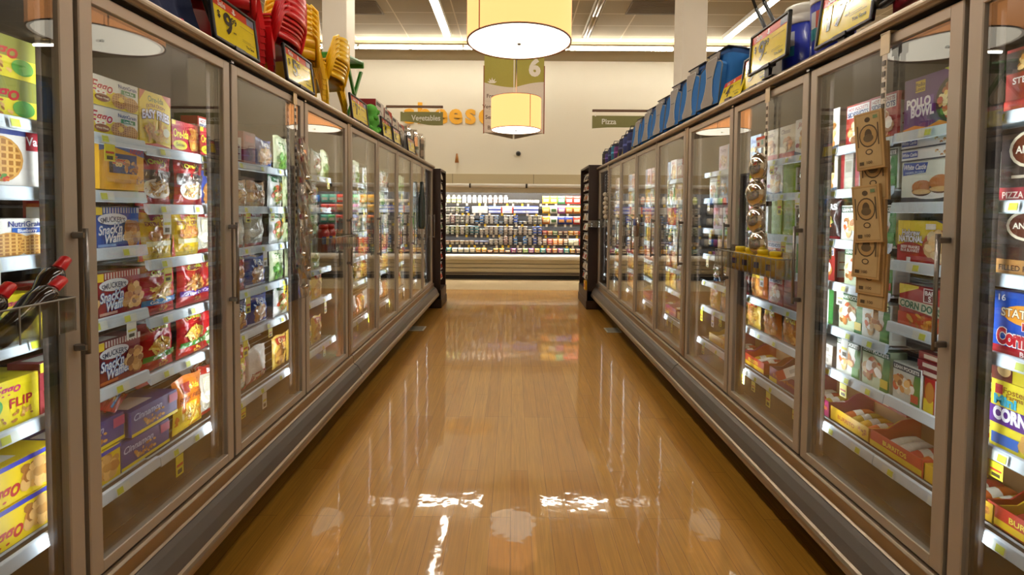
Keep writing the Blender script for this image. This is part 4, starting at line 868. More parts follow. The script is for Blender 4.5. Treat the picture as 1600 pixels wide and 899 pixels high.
run('R', FR[2], 3, 1.935, ['lean1', 'lean1']); run('R', FR[3], 4, 1.935, ['lean3', 'lean2']); run('R', FR[4], 5, 1.935, ['lean1', 'lean2'])
run('R', FR[5], 6, 1.935, ['lean2', 'lean1']); run('R', FR[6], 7, 2.04, [('trayy', {})]); run('R', FR[6]+.13, 7, 2.0, [('meatr', {'depth': .28})])
# third, fourth doors pizza side
fill('R', FR[0], 1, run('R', FR[0], 1, 2.29, ['sandw', 'sandw', 'bsand', 'bsand', .03, 'iceblue', 'pink', 'iceblue', 'pink']), 3.76, ['iceblue', 'pink'])
fill('R', FR[1], 2, run('R', FR[1], 2, 2.29, ['sandw', 'snick', 'greenbox', 'sandw', .04, 'pink', 'vegw', 'lean3', 'iceblue']), 3.76, ['lean1', 'iceblue', 'mexbox'])
fill('R', FR[2], 3, run('R', FR[2], 3, 2.29, ['snick', 'snick', 'greenbox', 'greenbox', .04, 'white', 'pink', 'mexbox', 'white']), 3.76, ['pink', 'white'])
fill('R', FR[3], 4, run('R', FR[3], 4, 2.29, ['hotp', 'darkred', 'dumpl', 'hotp', .04, 'mexbox', 'white', 'hotp', 'mexbox']), 3.76, ['mexbox', 'hotp', 'white'])
fill('R', FR[4], 5, run('R', FR[4], 5, 2.29, ['dumpl', 'darkred', 'darkred', 'hotp', .06, 'orangeb', 'snick', 'orangeb']), 3.76, ['snick', 'orangeb'])
fill('R', FR[5], 6, run('R', FR[5], 6, 2.29, [('burr', {'stack': 2}), 'orangeb', 'orangeb', .03, 'yelmix', 'yelmix', 'orangeb']), 3.76, ['yelmix', 'orangeb'])
fill('R', FR[6], 7, run('R', FR[6], 7, 2.29, ['trayp', 'trayp', .06, 'trayr', 'trayp', 'trayy']), 3.76, ['trayp', 'trayy'])
o = place('R', 'burr', 2.52, FR[6]+.13, 3, 7, depth=.12, extra='tilted across the tray'); o.rotation_euler = (0, -.55, SIDE['R']['rz']+.25)
# farther cases
Lmix = [['greenb', 'vegw', 'greenb', 'white'], ['vegw', 'greenb', 'white', 'lean2'], ['white', 'vegw', 'greenb'], ['pizzg', 'pizz', 'mexbox'], ['yelmix', 'vegw', 'mexbox'], ['yelmix', 'orangeb', 'whitb']]
Rmix = [['iceblue', 'pink', 'hotp', 'sandw'], ['lean1', 'iceblue', 'mexbox'], ['pizz', 'pizzg', 'mexbox'], ['dumpl', 'mexbox', 'snick'], ['yelmix', 'pizz', 'hotp'], ['yelmix', 'orangeb'], ['trayr', 'trayp', 'trayy']]
rr = random.Random(3)
for side, mixes, hs, ya in (('L', Lmix, FLs, caseL1+.05), ('R', Rmix, FR, caseR1+.05)):
    for j, z in enumerate(hs):
        y = ya
        while y < ya+3.75:
            k = rr.choice(mixes[j])
            if DES[k]['kind'] == 'tray' and y > ya+1.8: k = 'orangeb'
            w_ = DES[k]['size'][0]
            if rr.random() < .07: y += .12; continue
            if y+w_ > ya+3.78: break
            place(side, k, y+w_/2, z+.001, door_of(side, y+w_/2), j+1); y += w_+.014

# ------------------------------------------------------------------ dairy case at the end of the aisle
DY = 11.20
t = thing('dairy_case', 'long open dairy case under the cream wall at the aisle end', 'dairy case', (0, DY, 0))
DX = 4.6
fn = lambda a, c, q: (q, a, c)
b = MB(); b.box(-DX, .04, 0, DX, .75, .10, m=GRILLE); b.box(-DX, .62, .1, DX, .78, 2.22, m=INNER); b.box(-DX, .0, .10, DX, .7, .50, m=BEIGE); b.box(-DX, -.005, .105, DX, .0, .165, m=PANEL)
b.box(-DX, -.006, .125, DX, -.004, .150, m=mat('vent slot', .7, 0, hx('4a3c30'))); obj('body', b, t)
b = MB()
for z in (.17, .27, .37): b.prism([(0, z), (-.03, z+.012), (-.035, z+.085), (0, z+.098)], fn, -DX, DX, m=mat('dull beige enamel', .4, 0, hx('b5a98c')))
obj('apron_panel', b, t)
b = MB(); pf = [(.02, .455)] + [(-.05-.05*math.sin(a), .52-.06*math.cos(a)) for a in [i*PI/8 for i in range(0, 9)]] + [(.04, .59), (.06, .56), (.06, .455)]
b.prism(pf, fn, -DX, DX, m=WHITEM); obj('bumper', b, t)
b = MB()
for q in range(-3, 5):
    x0 = (q-.5)*1.32-.35
    b.tube([(x0+.01, .0, 2.20), (x0+1.31, .0, 2.20)], .05, 14, m=WHITEM); b.tube([(x0-.02, 0, 2.20), (x0+.02, 0, 2.20)], .053, 14, m=GASK)
obj('canopy_rail', b, t)
b = MB(); b.prism([(.0, 2.04), (.02, 2.04), (.03, 2.14), (.7, 2.20), (.7, 2.27), (.0, 2.25)], fn, -DX, DX, m=mat('dull beige enamel', .4)); obj('canopy', b, t)
b = MB(); b.tube([(-DX, .09, 2.10), (DX, .09, 2.10)], .015, 8, m=CASEL)
obj('lamp_tube', b, t)
DZ = [1.79, 1.555, 1.30, 1.04, .80, .60]
DDEP = [.20, .17, .14, .11, .08, .03]
for z, dy in zip(DZ, DDEP):
    b = MB(); b.box(-DX, dy, z-.02, DX, .62, z-.002, m=mat('black dairy shelf', .5, 0, hx('1c1a18'))); b.box(-DX, dy-.010, z-.040, DX, dy, z+.004, m=mat('grey shelf edge', .6, 0, hx('3a3632'))); sh = obj('shelf', b, t)
    if z > .7:
        b = MB(); b.box(-DX, dy+.0005, z-.034, DX, dy+.006, z-.022, m=mat('added shelf fill glow', .5, 0, hx('ffffff'), emit=170.0, ecol=(1, .96, .9, 1))); obj('lamp_tube', b, sh)  # glowing strip added out of sight behind the lip to brighten the stock
rd = random.Random(11)
nt_ = 0
for r_, (z, dy) in enumerate(zip(DZ[:5], DDEP[:5])):
    x = -1.62
    while x < 1.6:
        g = MB(); g.prism([(-.025, 0), (.025, 0), (.025, -.06), (-.025, -.06)], lambda p, q, r, x=x, z=z, dy=dy: (x+p, dy-.014-r, z+.0+q), 0, .002, rd.choice([hx('f0d040'), hx('f0ead8'), hx('f0ead8')]), CARD)
        if nt_ < 95: obj('price_tag', g, t); nt_ += 1
        x += rd.choice((.14, .22, .3))

def cupmesh(body, lid, h=.070, r=.052, taper=.85):
    b = MB(); b.lathe([(r*taper, 0), (r*.98, h*.8), (r*1.03, h*.82), (r*1.03, h*.95), (r*.95, h*.97)], 14, m=PLAS, cols=[hx(body), hx(lid), hx(lid), hx(lid)])
    b2 = None
    n = 14
    for (v0, v1, c) in ((.2, .55, 'ffffff'),):
        rr_ = r*(taper+(.98-taper)*.4)+.0015; k = 5
        for i in range(k):
            a0 = -PI/2-.7+1.4*i/k; a1 = a0+1.4/k
            b.face([(rr_*math.cos(a0), rr_*math.sin(a0), h*v0), (rr_*math.cos(a1), rr_*math.sin(a1), h*v0), ((rr_+.003)*math.cos(a1), (rr_+.003)*math.sin(a1), h*v1), ((rr_+.003)*math.cos(a0), (rr_+.003)*math.sin(a0), h*v1)], hx('f4f2ea') if body not in ('f2efe6', 'ffffff') else hx('8c9c94'), CARD)
    return b.data('yogurt_cup')
CUP = {n_: cupmesh(b_, l_) for n_, b_, l_ in (('grey', 'c8c4bc', 'e8e4d8'), ('white', 'f2efe6', 'e8e4d8'), ('blue', '2c6cc0', '7ab0e8'), ('pale blue', '5c94d8', 'd8e4f0'), ('green', '6c8c4c', 'd8dcc8'), ('lime', 'a8b43c', 'e8e8c0'), ('taupe', 'b8a898', 'e0d8cc'), ('teal', '2c7c94', 'a0ccd0'), ('rose', 'c08c8c', 'e8d4cc'), ('royal blue', '2844a8', '5878d0'))}
TUB = {n_: cupmesh(b_, l_, .10, .058, .8) for n_, b_, l_ in (('cream', 'e8dcc0', 'b89c84'), ('periwinkle', '8890c8', 'c0c4e0'))}
BOT = {}
for n_, c1, c2 in (('white', 'f4f0e4', 'ffffff'), ('green-striped', 'a8b860', 'f0f0d0'), ('pink-striped', 'e0a898', 'f6f0e8')):
    b = MB(); cols = [hx(c1), hx(c2), hx(c1), hx(c2), hx(c1), hx(c2)]
    b.lathe([(.045, 0), (.05, .02), (.05, .06), (.05, .10), (.05, .14), (.028, .165), (.028, .19)], 14, m=PLAS, cols=cols); BOT[n_] = b.data('milk_bottle')
b = MB(); b.box(-.145, 0, 0, .145, .12, .085, hx('f4f2f0'), CARD, .003)
draw(b, lambda u, v, o: (-.145+u*.29, -o, v*.085), .29, .085, [('r', 0, .0, 1, .2, '3c50b0'), ('r', 0, .8, 1, 1, '3c50b0'), ('e', .5, .5, .3, .26, 'd4dcf4')], CARD); CTN_B = b.data('yogurt_multipack')
b = MB(); b.box(-.145, 0, 0, .145, .12, .085, hx('f2efec'), CARD, .003)
draw(b, lambda u, v, o: (-.145+u*.29, -o, v*.085), .29, .085, [('r', 0, 0, .1, 1, 'd04038'), ('r', .9, 0, 1, 1, 'd04038'), ('e', .5, .5, .3, .3, 'ccd4f4')], CARD); CTN_R = b.data('yogurt_multipack')
b = MB(); b.box(-.06, 0, 0, .06, .12, .16, hx('f6f4ee'), CARD, .003)
draw(b, lambda u, v, o: (-.06+u*.12, -o, v*.16), .12, .16, [('r', .1, .2, .9, .55, 'e6e4dc'), ('r', .1, .7, .9, .8, 'd8d8d0')], CARD); CTN_W = b.data('yogurt_carton')
def dput(me, nm, x, r_, zoff, label, cat, group, back=0):
    o = bpy.data.objects.new(nm, me); C.objects.link(o); o.location = (x, DY+DDEP[r_]+.06+back, DZ[r_]+zoff); tag(o, label, cat, group); return o
seqs = {2: ['white', 'rose', 'white', 'white', 'grey', 'grey', 'blue', 'blue', 'grey', 'grey', 'pale blue', 'pale blue', 'grey', 'grey', 'royal blue', 'pale blue', 'grey', 'grey', 'white', 'white'],
        3: ['green', 'green', 'lime', 'grey', 'green', 'teal', 'teal', 'grey', 'grey', 'taupe', 'grey', 'pale blue', 'taupe', 'taupe', 'grey', 'taupe', 'taupe', 'grey', 'royal blue', 'royal blue'],
        4: [None]*9 + ['grey', 'taupe', 'grey', 'rose', 'taupe', 'blue', 'grey', 'blue', 'taupe', 'royal blue', 'taupe']}
X0D = -1.60
for r_ in (2, 3, 4):
    for i, c in enumerate(seqs[r_]):
        x = X0D+.045+i*.1155
        if c is None:
            nm = 'cream' if i < 6 else 'periwinkle'
            dput(TUB[nm], 'yogurt_tub', x, r_, 0, f"{nm} cone-shaped yogurt tub, {ORD[i+1]} tub along the fifth dairy shelf", 'yogurt tub', 'cone tubs on the fifth dairy shelf'); continue
        n = 3 if rd.random() > .2 else rd.choice((1, 2))
        for q in range(n): dput(CUP[c], 'yogurt_cup', x, r_, q*.0702, f"{c} yogurt cup, {['bottom','middle','top'][q] if n == 3 else ['lower','upper'][q] if n == 2 else 'alone'} in stack, {ORD[i+1]} stack of {ORD[r_+1]} dairy shelf", 'yogurt cup', 'yogurt cups in the dairy case')
for i in range(12):
    dput(BOT['green-striped' if i < 3 else 'white' if i < 8 else 'pink-striped'], 'milk_bottle', X0D+.05+i*.125, 0, 0, f"{'green-striped' if i < 3 else 'white' if i < 8 else 'pink-striped'} bottle on the top dairy shelf, {ORD[i+1]} along", 'bottle', 'bottles on the top dairy shelf')
b = MB(); b.lathe([(.05, 0), (.065, .03), (.065, .075), (.055, .085)], 14, m=PLAS, col=hx('f4f2ec')); RT = b.data('cream_tub')
for i in range(6): dput(RT, 'cream_tub', X0D+1.6+i*.122-.05, 0, 0, f"round white tub on the top dairy shelf, {ORD[i+1]} after the bottles", 'tub', 'round tubs on the top dairy shelf')
x = X0D+.04
for i in range(5):
    for q in range(2): dput(CUP[['white', 'white', 'lime', 'white', 'royal blue'][i]], 'yogurt_cup', x+i*.115, 1, q*.0702, f"{['white','white','lime','white','royal blue'][i]} yogurt cup, {['lower','upper'][q]} of pair, {ORD[i+1]} along second dairy shelf", 'yogurt cup', 'yogurt cups in the dairy case')
x = X0D+.68
for i in range(3): dput(CTN_W, 'yogurt_carton', x+i*.125, 1, 0, f"tall white carton on the second dairy shelf, {ORD[i+1]} of three", 'carton', 'white cartons on the second dairy shelf')
x = X0D+1.16
for i in range(4):
    for q in range(2): dput(CTN_B if i != 1 else CTN_R, 'yogurt_multipack', x+i*.30, 1, q*.086, f"{'blue' if i != 1 else 'red'} and white multipack, {['lower','upper'][q]} of pair, {ORD[i+1]} pair on second dairy shelf", 'multipack', 'yogurt multipacks')
# cheese bags on the far part
def cheesebag(c1, c2, w_=.17, h_=.19):
    b = MB(); nu, nv = 8, 8
    def sh(u, v, sg, o=0):
        s_ = max(0, math.sin(PI*u))**.5*max(0, math.sin(PI*v))**.5
        return ((u-.5)*w_, .02+sg*(.022*s_+.002*math.sin(14*u+9*v)*s_+o), v*h_)
    for sg in (-1, 1):
        vs = [sh(i/nu, j/nv, sg) for j in range(nv+1) for i in range(nu+1)]; fs = []; cl = []
        for j in range(nv):
            for i in range(nu):
                a = j*(nu+1)+i; f = (a, a+1, a+nu+2, a+nu+1); fs.append(f if sg < 0 else f[::-1]); cl.append(hx(c2) if 2 <= j <= 4 and 1 <= i <= 6 else hx(c1))
        b.mesh_(vs, fs, m=FILM, smooth=True, cols=cl)
    return b.data('cheese_bag')
CB = [('gold', 'e8b030', 'f4e0a0'), ('green', '3c8c4c', 'f0f4e0'), ('red', 'c83828', 'f6eedc'), ('teal', '4c9c8c', 'f4f4ec'), ('magenta', 'c05c9c', 'f8f0e8'), ('navy', '343c78', 'd89c5c'), ('orange', 'e07c2c', 'f4d8a0'), ('cream', 'e4dcc0', '4c6c48')]
CBM = {n_: cheesebag(a, c) for n_, a, c in CB}
X1D = .70
pat = [['gold', 'gold', 'green', 'red', 'red', 'teal', 'teal'], ['gold', 'cream', 'magenta', 'orange', 'orange', 'red', 'red'], ['orange', 'cream', 'navy', 'navy', 'red', 'green', 'teal']]
for r_ in range(3):
    for i, c in enumerate(pat[r_]):
        dput(CBM[c], 'cheese_bag', X1D+.09+i*.185, r_, 0, f"{c} bag of shredded cheese, {ORD[i+1]} along {ORD[r_+1]} dairy shelf", 'cheese bag', 'shredded cheese bags')
def blk(col, w_=.11, h_=.05, d_=.10):
    b = MB(); b.box(-w_/2, 0, 0, w_/2, d_, h_, hx(col), FILM, .006); draw(b, lambda u, v, o: (-w_/2+u*w_, -o, v*h_), w_, h_, [('r', .15, .25, .85, .75, 'f0e4c0')], FILM); return b.data('cheese_block')
BLK = {n_: blk(c) for n_, c in (('red', 'b82c20'), ('orange', 'd87420'), ('green', '5c8040'), ('brown', '6c3c24'), ('gold', 'e0a024'), ('cream', 'e8deb8'), ('magenta', 'b03c80'), ('lime', '84b020'), ('teal', '1c7c6c'))}
names3 = ['red', 'orange', 'green', 'brown', 'brown', 'gold', 'orange', 'red', 'gold', 'orange', 'green']
for i in range(10):
    for q in range(2): dput(BLK[names3[i]], 'cheese_block', X1D+.06+i*.125, 3, q*.052, f"{names3[i]} cheese block, {['lower','upper'][q]} of pair, {ORD[i+1]} pair on fourth dairy shelf", 'cheese block', 'cheese blocks in the dairy case')
n5 = ['brown', 'red', 'orange', 'orange', 'brown', 'cream', 'cream', 'red', 'orange', 'red']
for i in range(10):
    for q in range(3): dput(BLK[n5[i]], 'cheese_block', X1D+.06+i*.125, 4, q*.052, f"{n5[i]} cheese block, {['bottom','middle','top'][q]} of three, {ORD[i+1]} stack on fifth dairy shelf", 'cheese block', 'cheese blocks in the dairy case')
n6 = ['teal', 'cream', 'cream', 'cream', 'cream', 'gold', 'gold', 'orange', 'gold', 'gold', 'orange', 'magenta', 'brown', 'lime', 'magenta', 'gold', 'teal', 'red', 'orange', 'magenta', 'teal', 'gold', 'brown']
for i, c in enumerate(n6):
    for q in range(2 if i not in (7, 10) else 1): dput(BLK[c], 'cheese_block', X0D+.08+i*.14, 5, .02+q*.052, f"{c} cheese block, {['lower','upper'][q]} of pair, {ORD[i+1]} pair along lowest dairy shelf", 'cheese block', 'cheese blocks in the dairy case')
# stock of the same case beyond the aisle's opening, seen only mirrored in the doors
b = MB(); rs = random.Random(5)
for r_ in range(6):
    for lo, hi in ((-DX+.1, -1.84), (2.02, DX-.1)):
        x = lo
        while x < hi:
            w_ = rs.choice((.1, .12, .16)); c = hx(rs.choice(['f2efe6', 'e0b040', 'c84830', '3c6cb8', 'd8d4c8', '5c8c4c', 'e8e4da', 'b05c9c', 'f4f4f0'])); hh = .17 if r_ < 5 else .09
            k = len(b.v); b.lathe([(w_*.42, 0), (w_*.45, hh*.3), (w_*.45, hh*.9), (w_*.38, hh)], 8, x+w_/2, DY+DDEP[r_]+.08, DZ[r_], c, PLAS); x += w_*1.02
o = obj('dairy_stock', b, None); o['kind'] = 'stuff'; tag(o, 'mixed tubs and packs further along the dairy case', 'dairy goods')

# ------------------------------------------------------------------ side racks at the ends of the freezer cases
def side_rack(side, y0, y1, ht, label, gl):
    sg = SIDE[side]['s']; xf = abs(SIDE[side]['X'])-.10; xf = 1.215 if side == 'L' else 1.262
    t = thing('merchandise_rack', label, 'display rack', (sg*xf, y0, 0)); f = lambda a: sg*a
    b = MB(); b.box(f(-.03), 0, 0, f(.40), .03, ht, m=BROWN, bev=.004); obj('side_panel', b, t)
    b = MB(); b.box(f(-.03), y1-y0-.03, 0, f(.40), y1-y0, ht, m=BROWN, bev=.004); obj('side_panel', b, t)
    b = MB(); b.box(f(.12), .03, .1, f(.15), y1-y0-.03, ht, m=BROWN); obj('back_panel', b, t)
    b = MB(); b.box(f(-.05), -.01, 0, f(.40), y1-y0+.01, .14, m=BROWN, bev=.006); b.box(f(-.04), 0, .14, f(.15), y1-y0, .30, m=BROWN); obj('base', b, t)
    b = MB(); b.box(f(-.03), 0, ht, f(.40), y1-y0, ht+.03, m=BROWN); obj('top_board', b, t)
    rows = [.42+.17*i for i in range(int((ht-.55)/.17)+1)]; n = 0; rq = random.Random(4); cols = max(3, int((y1-y0-.1)/.11))
    b = MB()
    for z in rows: b.box(f(.10), .03, z+.125, f(.12), y1-y0-.03, z+.14, m=STEEL)
    for z in rows:
        for c in range(cols): b.tube([(f(.12), .08+c*.11, z+.135), (f(.0), .08+c*.11, z+.135)], .003, 5, m=STEEL)
    obj('hook_bar', b, t)
    pal = [('silver', 'c8c4bc', METAL), ('tan', 'b89468', FILM), ('white', 'e8e2d6', FILM), ('dark', '4a3c34', FILM), ('red', 'a83024', FILM)] if gl == 'R' else [('white', 'd8d4c0', FILM), ('green', '6c8a64', FILM), ('red', 'b0301c', FILM), ('dark', '3a322c', FILM), ('crimson', '8c2020', FILM)]
    ms = []
    for nm, c, m_ in pal:
        g = MB(); n_ = 6; m2 = FILM
        vs = [];
        for j in range(6):
            v = j/5; w_ = .038*(1-.3*abs(v-.5)); th = .012*math.sin(PI*(.1+.8*v))
            for i in range(8): a = 2*PI*i/8; vs.append((th*math.cos(a), w_*math.sin(a), -.01-.11*v))
        fs = [(j*8+i, j*8+(i+1) % 8, (j+1)*8+(i+1) % 8, (j+1)*8+i) for j in range(5) for i in range(8)]
        g.mesh_(vs, fs, hx(c), m2, True, [hx(c) if 8 <= q < 32 else hx('e8e0d0') for q in range(40)]); g.box(-.001, -.03, -.03, .001, .03, .0, hx('e8e0cc'), CARD)
        ms.append((nm, g.data('hanging_packet')))
    for ri, z in enumerate(rows):
        for c in range(cols):
            nm, me = ms[rq.randrange(5)] if gl == 'R' else ms[(0 if ri > 7 else 1 if ri > 4 else rq.choice((2, 3, 4)))]
            o = bpy.data.objects.new('hanging_packet', me); C.objects.link(o); o.location = (sg*(xf+.03), y0+.08+c*.11, z+.13); o.rotation_euler = (0, sg*.25, rq.uniform(-.3, .3))
            tag(o, f"{nm} hanging packet on {SIDE[side]['nm'].split('-')[0]} rack, {ORD[ri+1]} row from floor, {ORD[c+1]} hook", 'hanging packet', f"packets on the {SIDE[side]['nm'].split('-')[0]} rack")
side_rack('L', 7.80, 8.42, 2.26, 'dark brown rack of packets at the end of the vegetables-sign freezers', 'L')
side_rack('R', 7.80, 8.75, 2.34, 'dark brown rack of hanging packets at the end of the pizza-sign freezers', 'R')
b = MB(); b.prism([(-.08, 0), (.08, 0), (.08, .15), (-.08, .15)], lambda a, c, q: (q, a, c), 0, .03, hx('e8b020'), CARD); b.box(-.001, -.05, .04, .0, .05, .10, hx('b83020'), CARD)
o = obj('chip_bag', b, None, (1.20, 7.92, .31)); tag(o, 'yellow and red packet standing on the rack base shelf', 'snack packet')
# floor registers
for sx, x0, lb in ((-1, -1.28, 'vegetables'), (1, 1.36, 'pizza')):
    b = MB(); b.box(-.10, -.12, 0, .10, .12, .008, hx('d8d0bc'), MATT, .003)
    for q in range(7): b.box(-.08, -.10+q*.03, .008, .08, -.09+q*.03, .010, hx('8c8474'), MATT)
    o = obj('floor_vent', b, None, (x0, 6.40, 0.001)); tag(o, f"pale floor grate beside the {lb}-sign freezers", 'floor vent', 'pale floor grates')

# ------------------------------------------------------------------ price signs along the case tops
def price_sign(side, y0, y1, z0, z1, dollars, cents, label, header=True, framed=True, dx=0.0, tilt=.12, black=True, yaw=0):
    s = SIDE[side]; sg = s['s']; W_ = abs(y1-y0); H_ = z1-z0
    t = thing('price_sign', label, 'price sign', (s['X']+sg*(-.0+dx), (y0+y1)/2, z0), s['rz']+yaw, None)
    k = .018 if framed else 0; T = Matrix.Rotation(-tilt, 4, 'X')
    if framed:
        b = MB(); e = .016
        b.box(-W_/2, -.008, 0, W_/2, .012, e, m=BLACK, bev=.004); b.box(-W_/2, -.008, H_-e, W_/2, .012, H_, m=BLACK, bev=.004)
        b.box(-W_/2, -.008, 0, -W_/2+e, .012, H_, m=BLACK, bev=.004); b.box(W_/2-e, -.008, 0, W_/2, .012, H_, m=BLACK, bev=.004)
        b.box(-W_/2+.004, .006, .004, W_/2-.004, .011, H_-.004, m=BLACK); b.tm(T); obj('sign_frame', b, t)
    b = MB(); a0, a1 = -W_/2+k*.7, W_/2-k*.7; c0, c1 = k*.7, H_-k*.7; w_, h_ = a1-a0, c1-c0
    b.box(a0, .0, c0, a1, .003, c1, hx('fbe420'), mat('glossy price card', .15, coat=.8))
    GC = mat('glossy price card', .15)
    ops = [('r', 0, .78, 1, 1, 'e04a34'), ('t', 'Sale', .22, .885, .14, 'f8ece4', {'w': .34, 'o': .03}), ('p', [(.47, .95), (.51, .95), (.51, .86), (.545, .86), (.49, .80), (.435, .86), (.47, .86)], 'f8f0e8'), ('r', .8, .80, .985, .98, '8a90a8')] if header else []
    big = '1d1a10'
    nx = .32 if len(dollars) == 1 else .36
    ops += [('t', '$', .13, .60, .17, big, {'w': .1}), ('t', dollars, nx, .49, .50, big, {'w': .17*len(dollars)+.05, 'o': .03}), ('t', cents, nx+.14+.08*(len(dollars)-1), .62, .17, big, {'w': .16, 'o': .015}), ('t', 'each', nx+.13+.08*(len(dollars)-1), .34, .05, big, {'w': .12}),
            ('t', 'You Save', .80, .17, .07, big, {'w': .28}), ('r', .62, .30, .84, .31, '7c7020'), ('r', .62, .26, .92, .27, '7c7020'), ('r', .60, .62, .94, .63, '7c7020')]
    draw(b, lambda u, v, o: (a0+u*w_, -o, c0+v*h_), w_, h_, ops, GC)
    b.tm(T); obj('price_card', b, t)
    b = MB(); zz = 2.335-z0
    b.box(-.04, -.012, -.004, .04, .03, .014, m=BLACK, bev=.002)
    if zz < -.001: b.box(-.02, .0, zz, .02, .012, 0, m=BLACK)
    b.box(-.05, .0, zz-.003, .05, .06, zz+.004, m=BLACK, bev=.002); obj('clip', b, t)
price_sign('L', 2.09, 2.46, 2.345, 2.56, '9', '99', 'framed yellow sale card reading nine ninety-nine beside the navy camp chair', dx=.0)
price_sign('L', 2.757, 3.138, 2.345, 2.56, '5', '99', 'framed sale card reading five ninety-nine in front of the red chairs', dx=.0)
price_sign('L', 3.90, 4.34, 2.345, 2.56, '7', '99', 'framed sale card between yellow chairs and the green figure', dx=.01)
price_sign('L', 4.81, 5.20, 2.345, 2.55, '8', '99', 'framed sale card before the white fan boxes', dx=.01)
price_sign('L', 5.25, 5.60, 2.345, 2.53, '6', '49', 'framed yellow sale card at the far end of the fan boxes', dx=.01)
price_sign('L', 5.97, 6.42, 2.345, 2.54, '4', '99', 'framed yellow sale card before the wrapped grey rolls', dx=.01)
price_sign('R', 2.24, 1.885, 2.355, 2.60, '17', '99', 'framed yellow sale card reading seventeen ninety-nine by the blue jugs', dx=-.0)
price_sign('R', 2.80, 2.41, 2.39, 2.62, '9', '99', 'framed yellow sale card reading nine ninety-nine, raised on a clip', dx=-.03, tilt=.05)
price_sign('R', 3.03, 2.69, 2.345, 2.56, '5', '99', 'framed yellow sale card reading five ninety-nine behind the raised card', dx=.03)
price_sign('R', 3.30, 2.99, 2.340, 2.49, '4', '99', 'frameless curved sale card reading four ninety-nine beside cooler bags', framed=False, dx=.01, tilt=.3)
price_sign('R', 5.75, 5.38, 2.345, 2.54, '3', '99', 'framed yellow sale card below the farthest blue cooler bag', dx=.02)
price_sign('R', 6.50, 6.12, 2.345, 2.53, '2', '99', 'framed yellow sale card among the purple water bottles', dx=.02)

# ------------------------------------------------------------------ stacked resin chairs
def resin_chair(col, z, rz, x, y, label, grp, solid=False):
    t = thing('resin_chair', label, 'chair', (x, y, z), rz, grp); c = hx(col)
    # local: seat front at -Y, back at +Y ; width .36
    w_, d_, hs, hb = .18, .17, .27, .47
    b = MB(); n = 8
    top = []
    for j in range(7):
        v = j/6; yy = -d_+2*d_*v; drop = -.03*((1-v)**4) + .012*v
        for i in range(n+1):
            u = -1+2*i/n; top.append((u*w_*(1-.08*v), yy, hs+drop-.012*(1-u*u)*(.5+.5*v)-.02*(abs(u)**6)))
    fs = [(j*(n+1)+i, j*(n+1)+i+1, (j+1)*(n+1)+i+1, (j+1)*(n+1)+i) for j in range(6) for i in range(n)]
    b.mesh_(top, fs, c, PLAS, True); b.mesh_([(p[0], p[1], p[2]-.008) for p in top], [f[::-1] for f in fs], c, PLAS, True)
    b.tube([(-w_, d_, hs-.0), (-w_, -d_*.8, hs-.012), (-w_*.8, -d_-.005, hs-.034), (w_*.8, -d_-.005, hs-.034), (w_, -d_*.8, hs-.012), (w_, d_, hs-.0)], .009, 8, c, PLAS); obj('seat', b, t)
    # backrest with horizontal slots
    b = MB(); rows = [(.30, .335), (.352, .366), (.380, .394), (.408, .422), (.436, .48)]
    if solid: rows = [(.30, .37), (.37, .44), (.44, .48)]
    for z0, z1 in rows:
        m_ = 10; vs = []
        for zz in (z0, z1):
            for i in range(m_+1):
                u = -1+2*i/m_; k = (zz-.27)/.2; arch = -.03*u*u if zz > .47 else 0
                vs.append((u*w_*.80, d_+.015+.05*k+.03*(1-u*u), zz+arch)); vs.append((u*w_*.80, d_+.003+.05*k+.03*(1-u*u), zz+arch))
        fs = []
        for i in range(m_):
            a = 2*i; o_ = 2*(m_+1)
            fs += [(a, a+2, a+2+o_, a+o_), (a+1, a+1+o_, a+3+o_, a+3), (a+o_, a+2+o_, a+3+o_, a+1+o_), (a, a+1, a+3, a+2)]
        b.mesh_(vs, fs, c, PLAS, True)
    for sx in (-1, 1): b.tube([(sx*w_*.92, d_, hs-.01), (sx*w_*.90, d_+.03, hs+.08), (sx*w_*.84, d_+.055, .44), (sx*w_*.6, d_+.07, .472)], [.014, .015, .014, .011], 8, c, PLAS)
    obj('backrest', b, t)
    for sx in (-1, 1):
        for sy in (-1, 1):
            b = MB(); k = len(b.v)
            p = [(sx*w_*.98, sy*d_*.95, hs-.01), (sx*(w_+.018), sy*(d_+.01), hs*.5), (sx*(w_+.035), sy*(d_+.03), 0)]
            q = .028
            vs = []; 
            for (X_, Y_, Z_), ww in zip(p, (q*1.5, q*1.05, q*.8)):
                vs += [(X_, Y_, Z_), (X_-sx*ww, Y_, Z_), (X_-sx*.006-sx*0, Y_-sy*.0, Z_), (X_, Y_-sy*ww, Z_), (X_-sx*.006, Y_-sy*ww, Z_), (X_-sx*ww, Y_-sy*.006, Z_), (X_-sx*.006, Y_-sy*.006, Z_)]
            # L-section: outer corner 0, along x 1, along y 3, inner 4,5,6
            loop = [0, 1, 5, 6, 4, 3]; fs = []
            for a in range(2):
                for i in range(6):
                    i1, i2 = loop[i], loop[(i+1) % 6]; fs.append((a*7+i1, a*7+i2, (a+1)*7+i2, (a+1)*7+i1))
            fs.append([14+i for i in loop]); fs.append([i for i in loop][::-1])
            b.mesh_(vs, fs, c, PLAS); obj('leg', b, t)
    return t
ZC = 2.332
def chair_stack(col, cname, side, y, rz, x, n, where, solid=False):
    for i in range(n):
        resin_chair(col, ZC+.0+i*.036, rz, x, y, f"{cname} stacking chair, {ORD[i+1]} up in stack {where}", f"{cname} chairs stacked {where}", solid)
chair_stack('d01018', 'red', 'L', 2.60, PI+.55, -1.60, 7, 'with solid backs toward the camp chair', True)
chair_stack('d01018', 'red', 'L', 3.02, -PI/2, -1.60, 5, 'with slatted backs to the aisle')
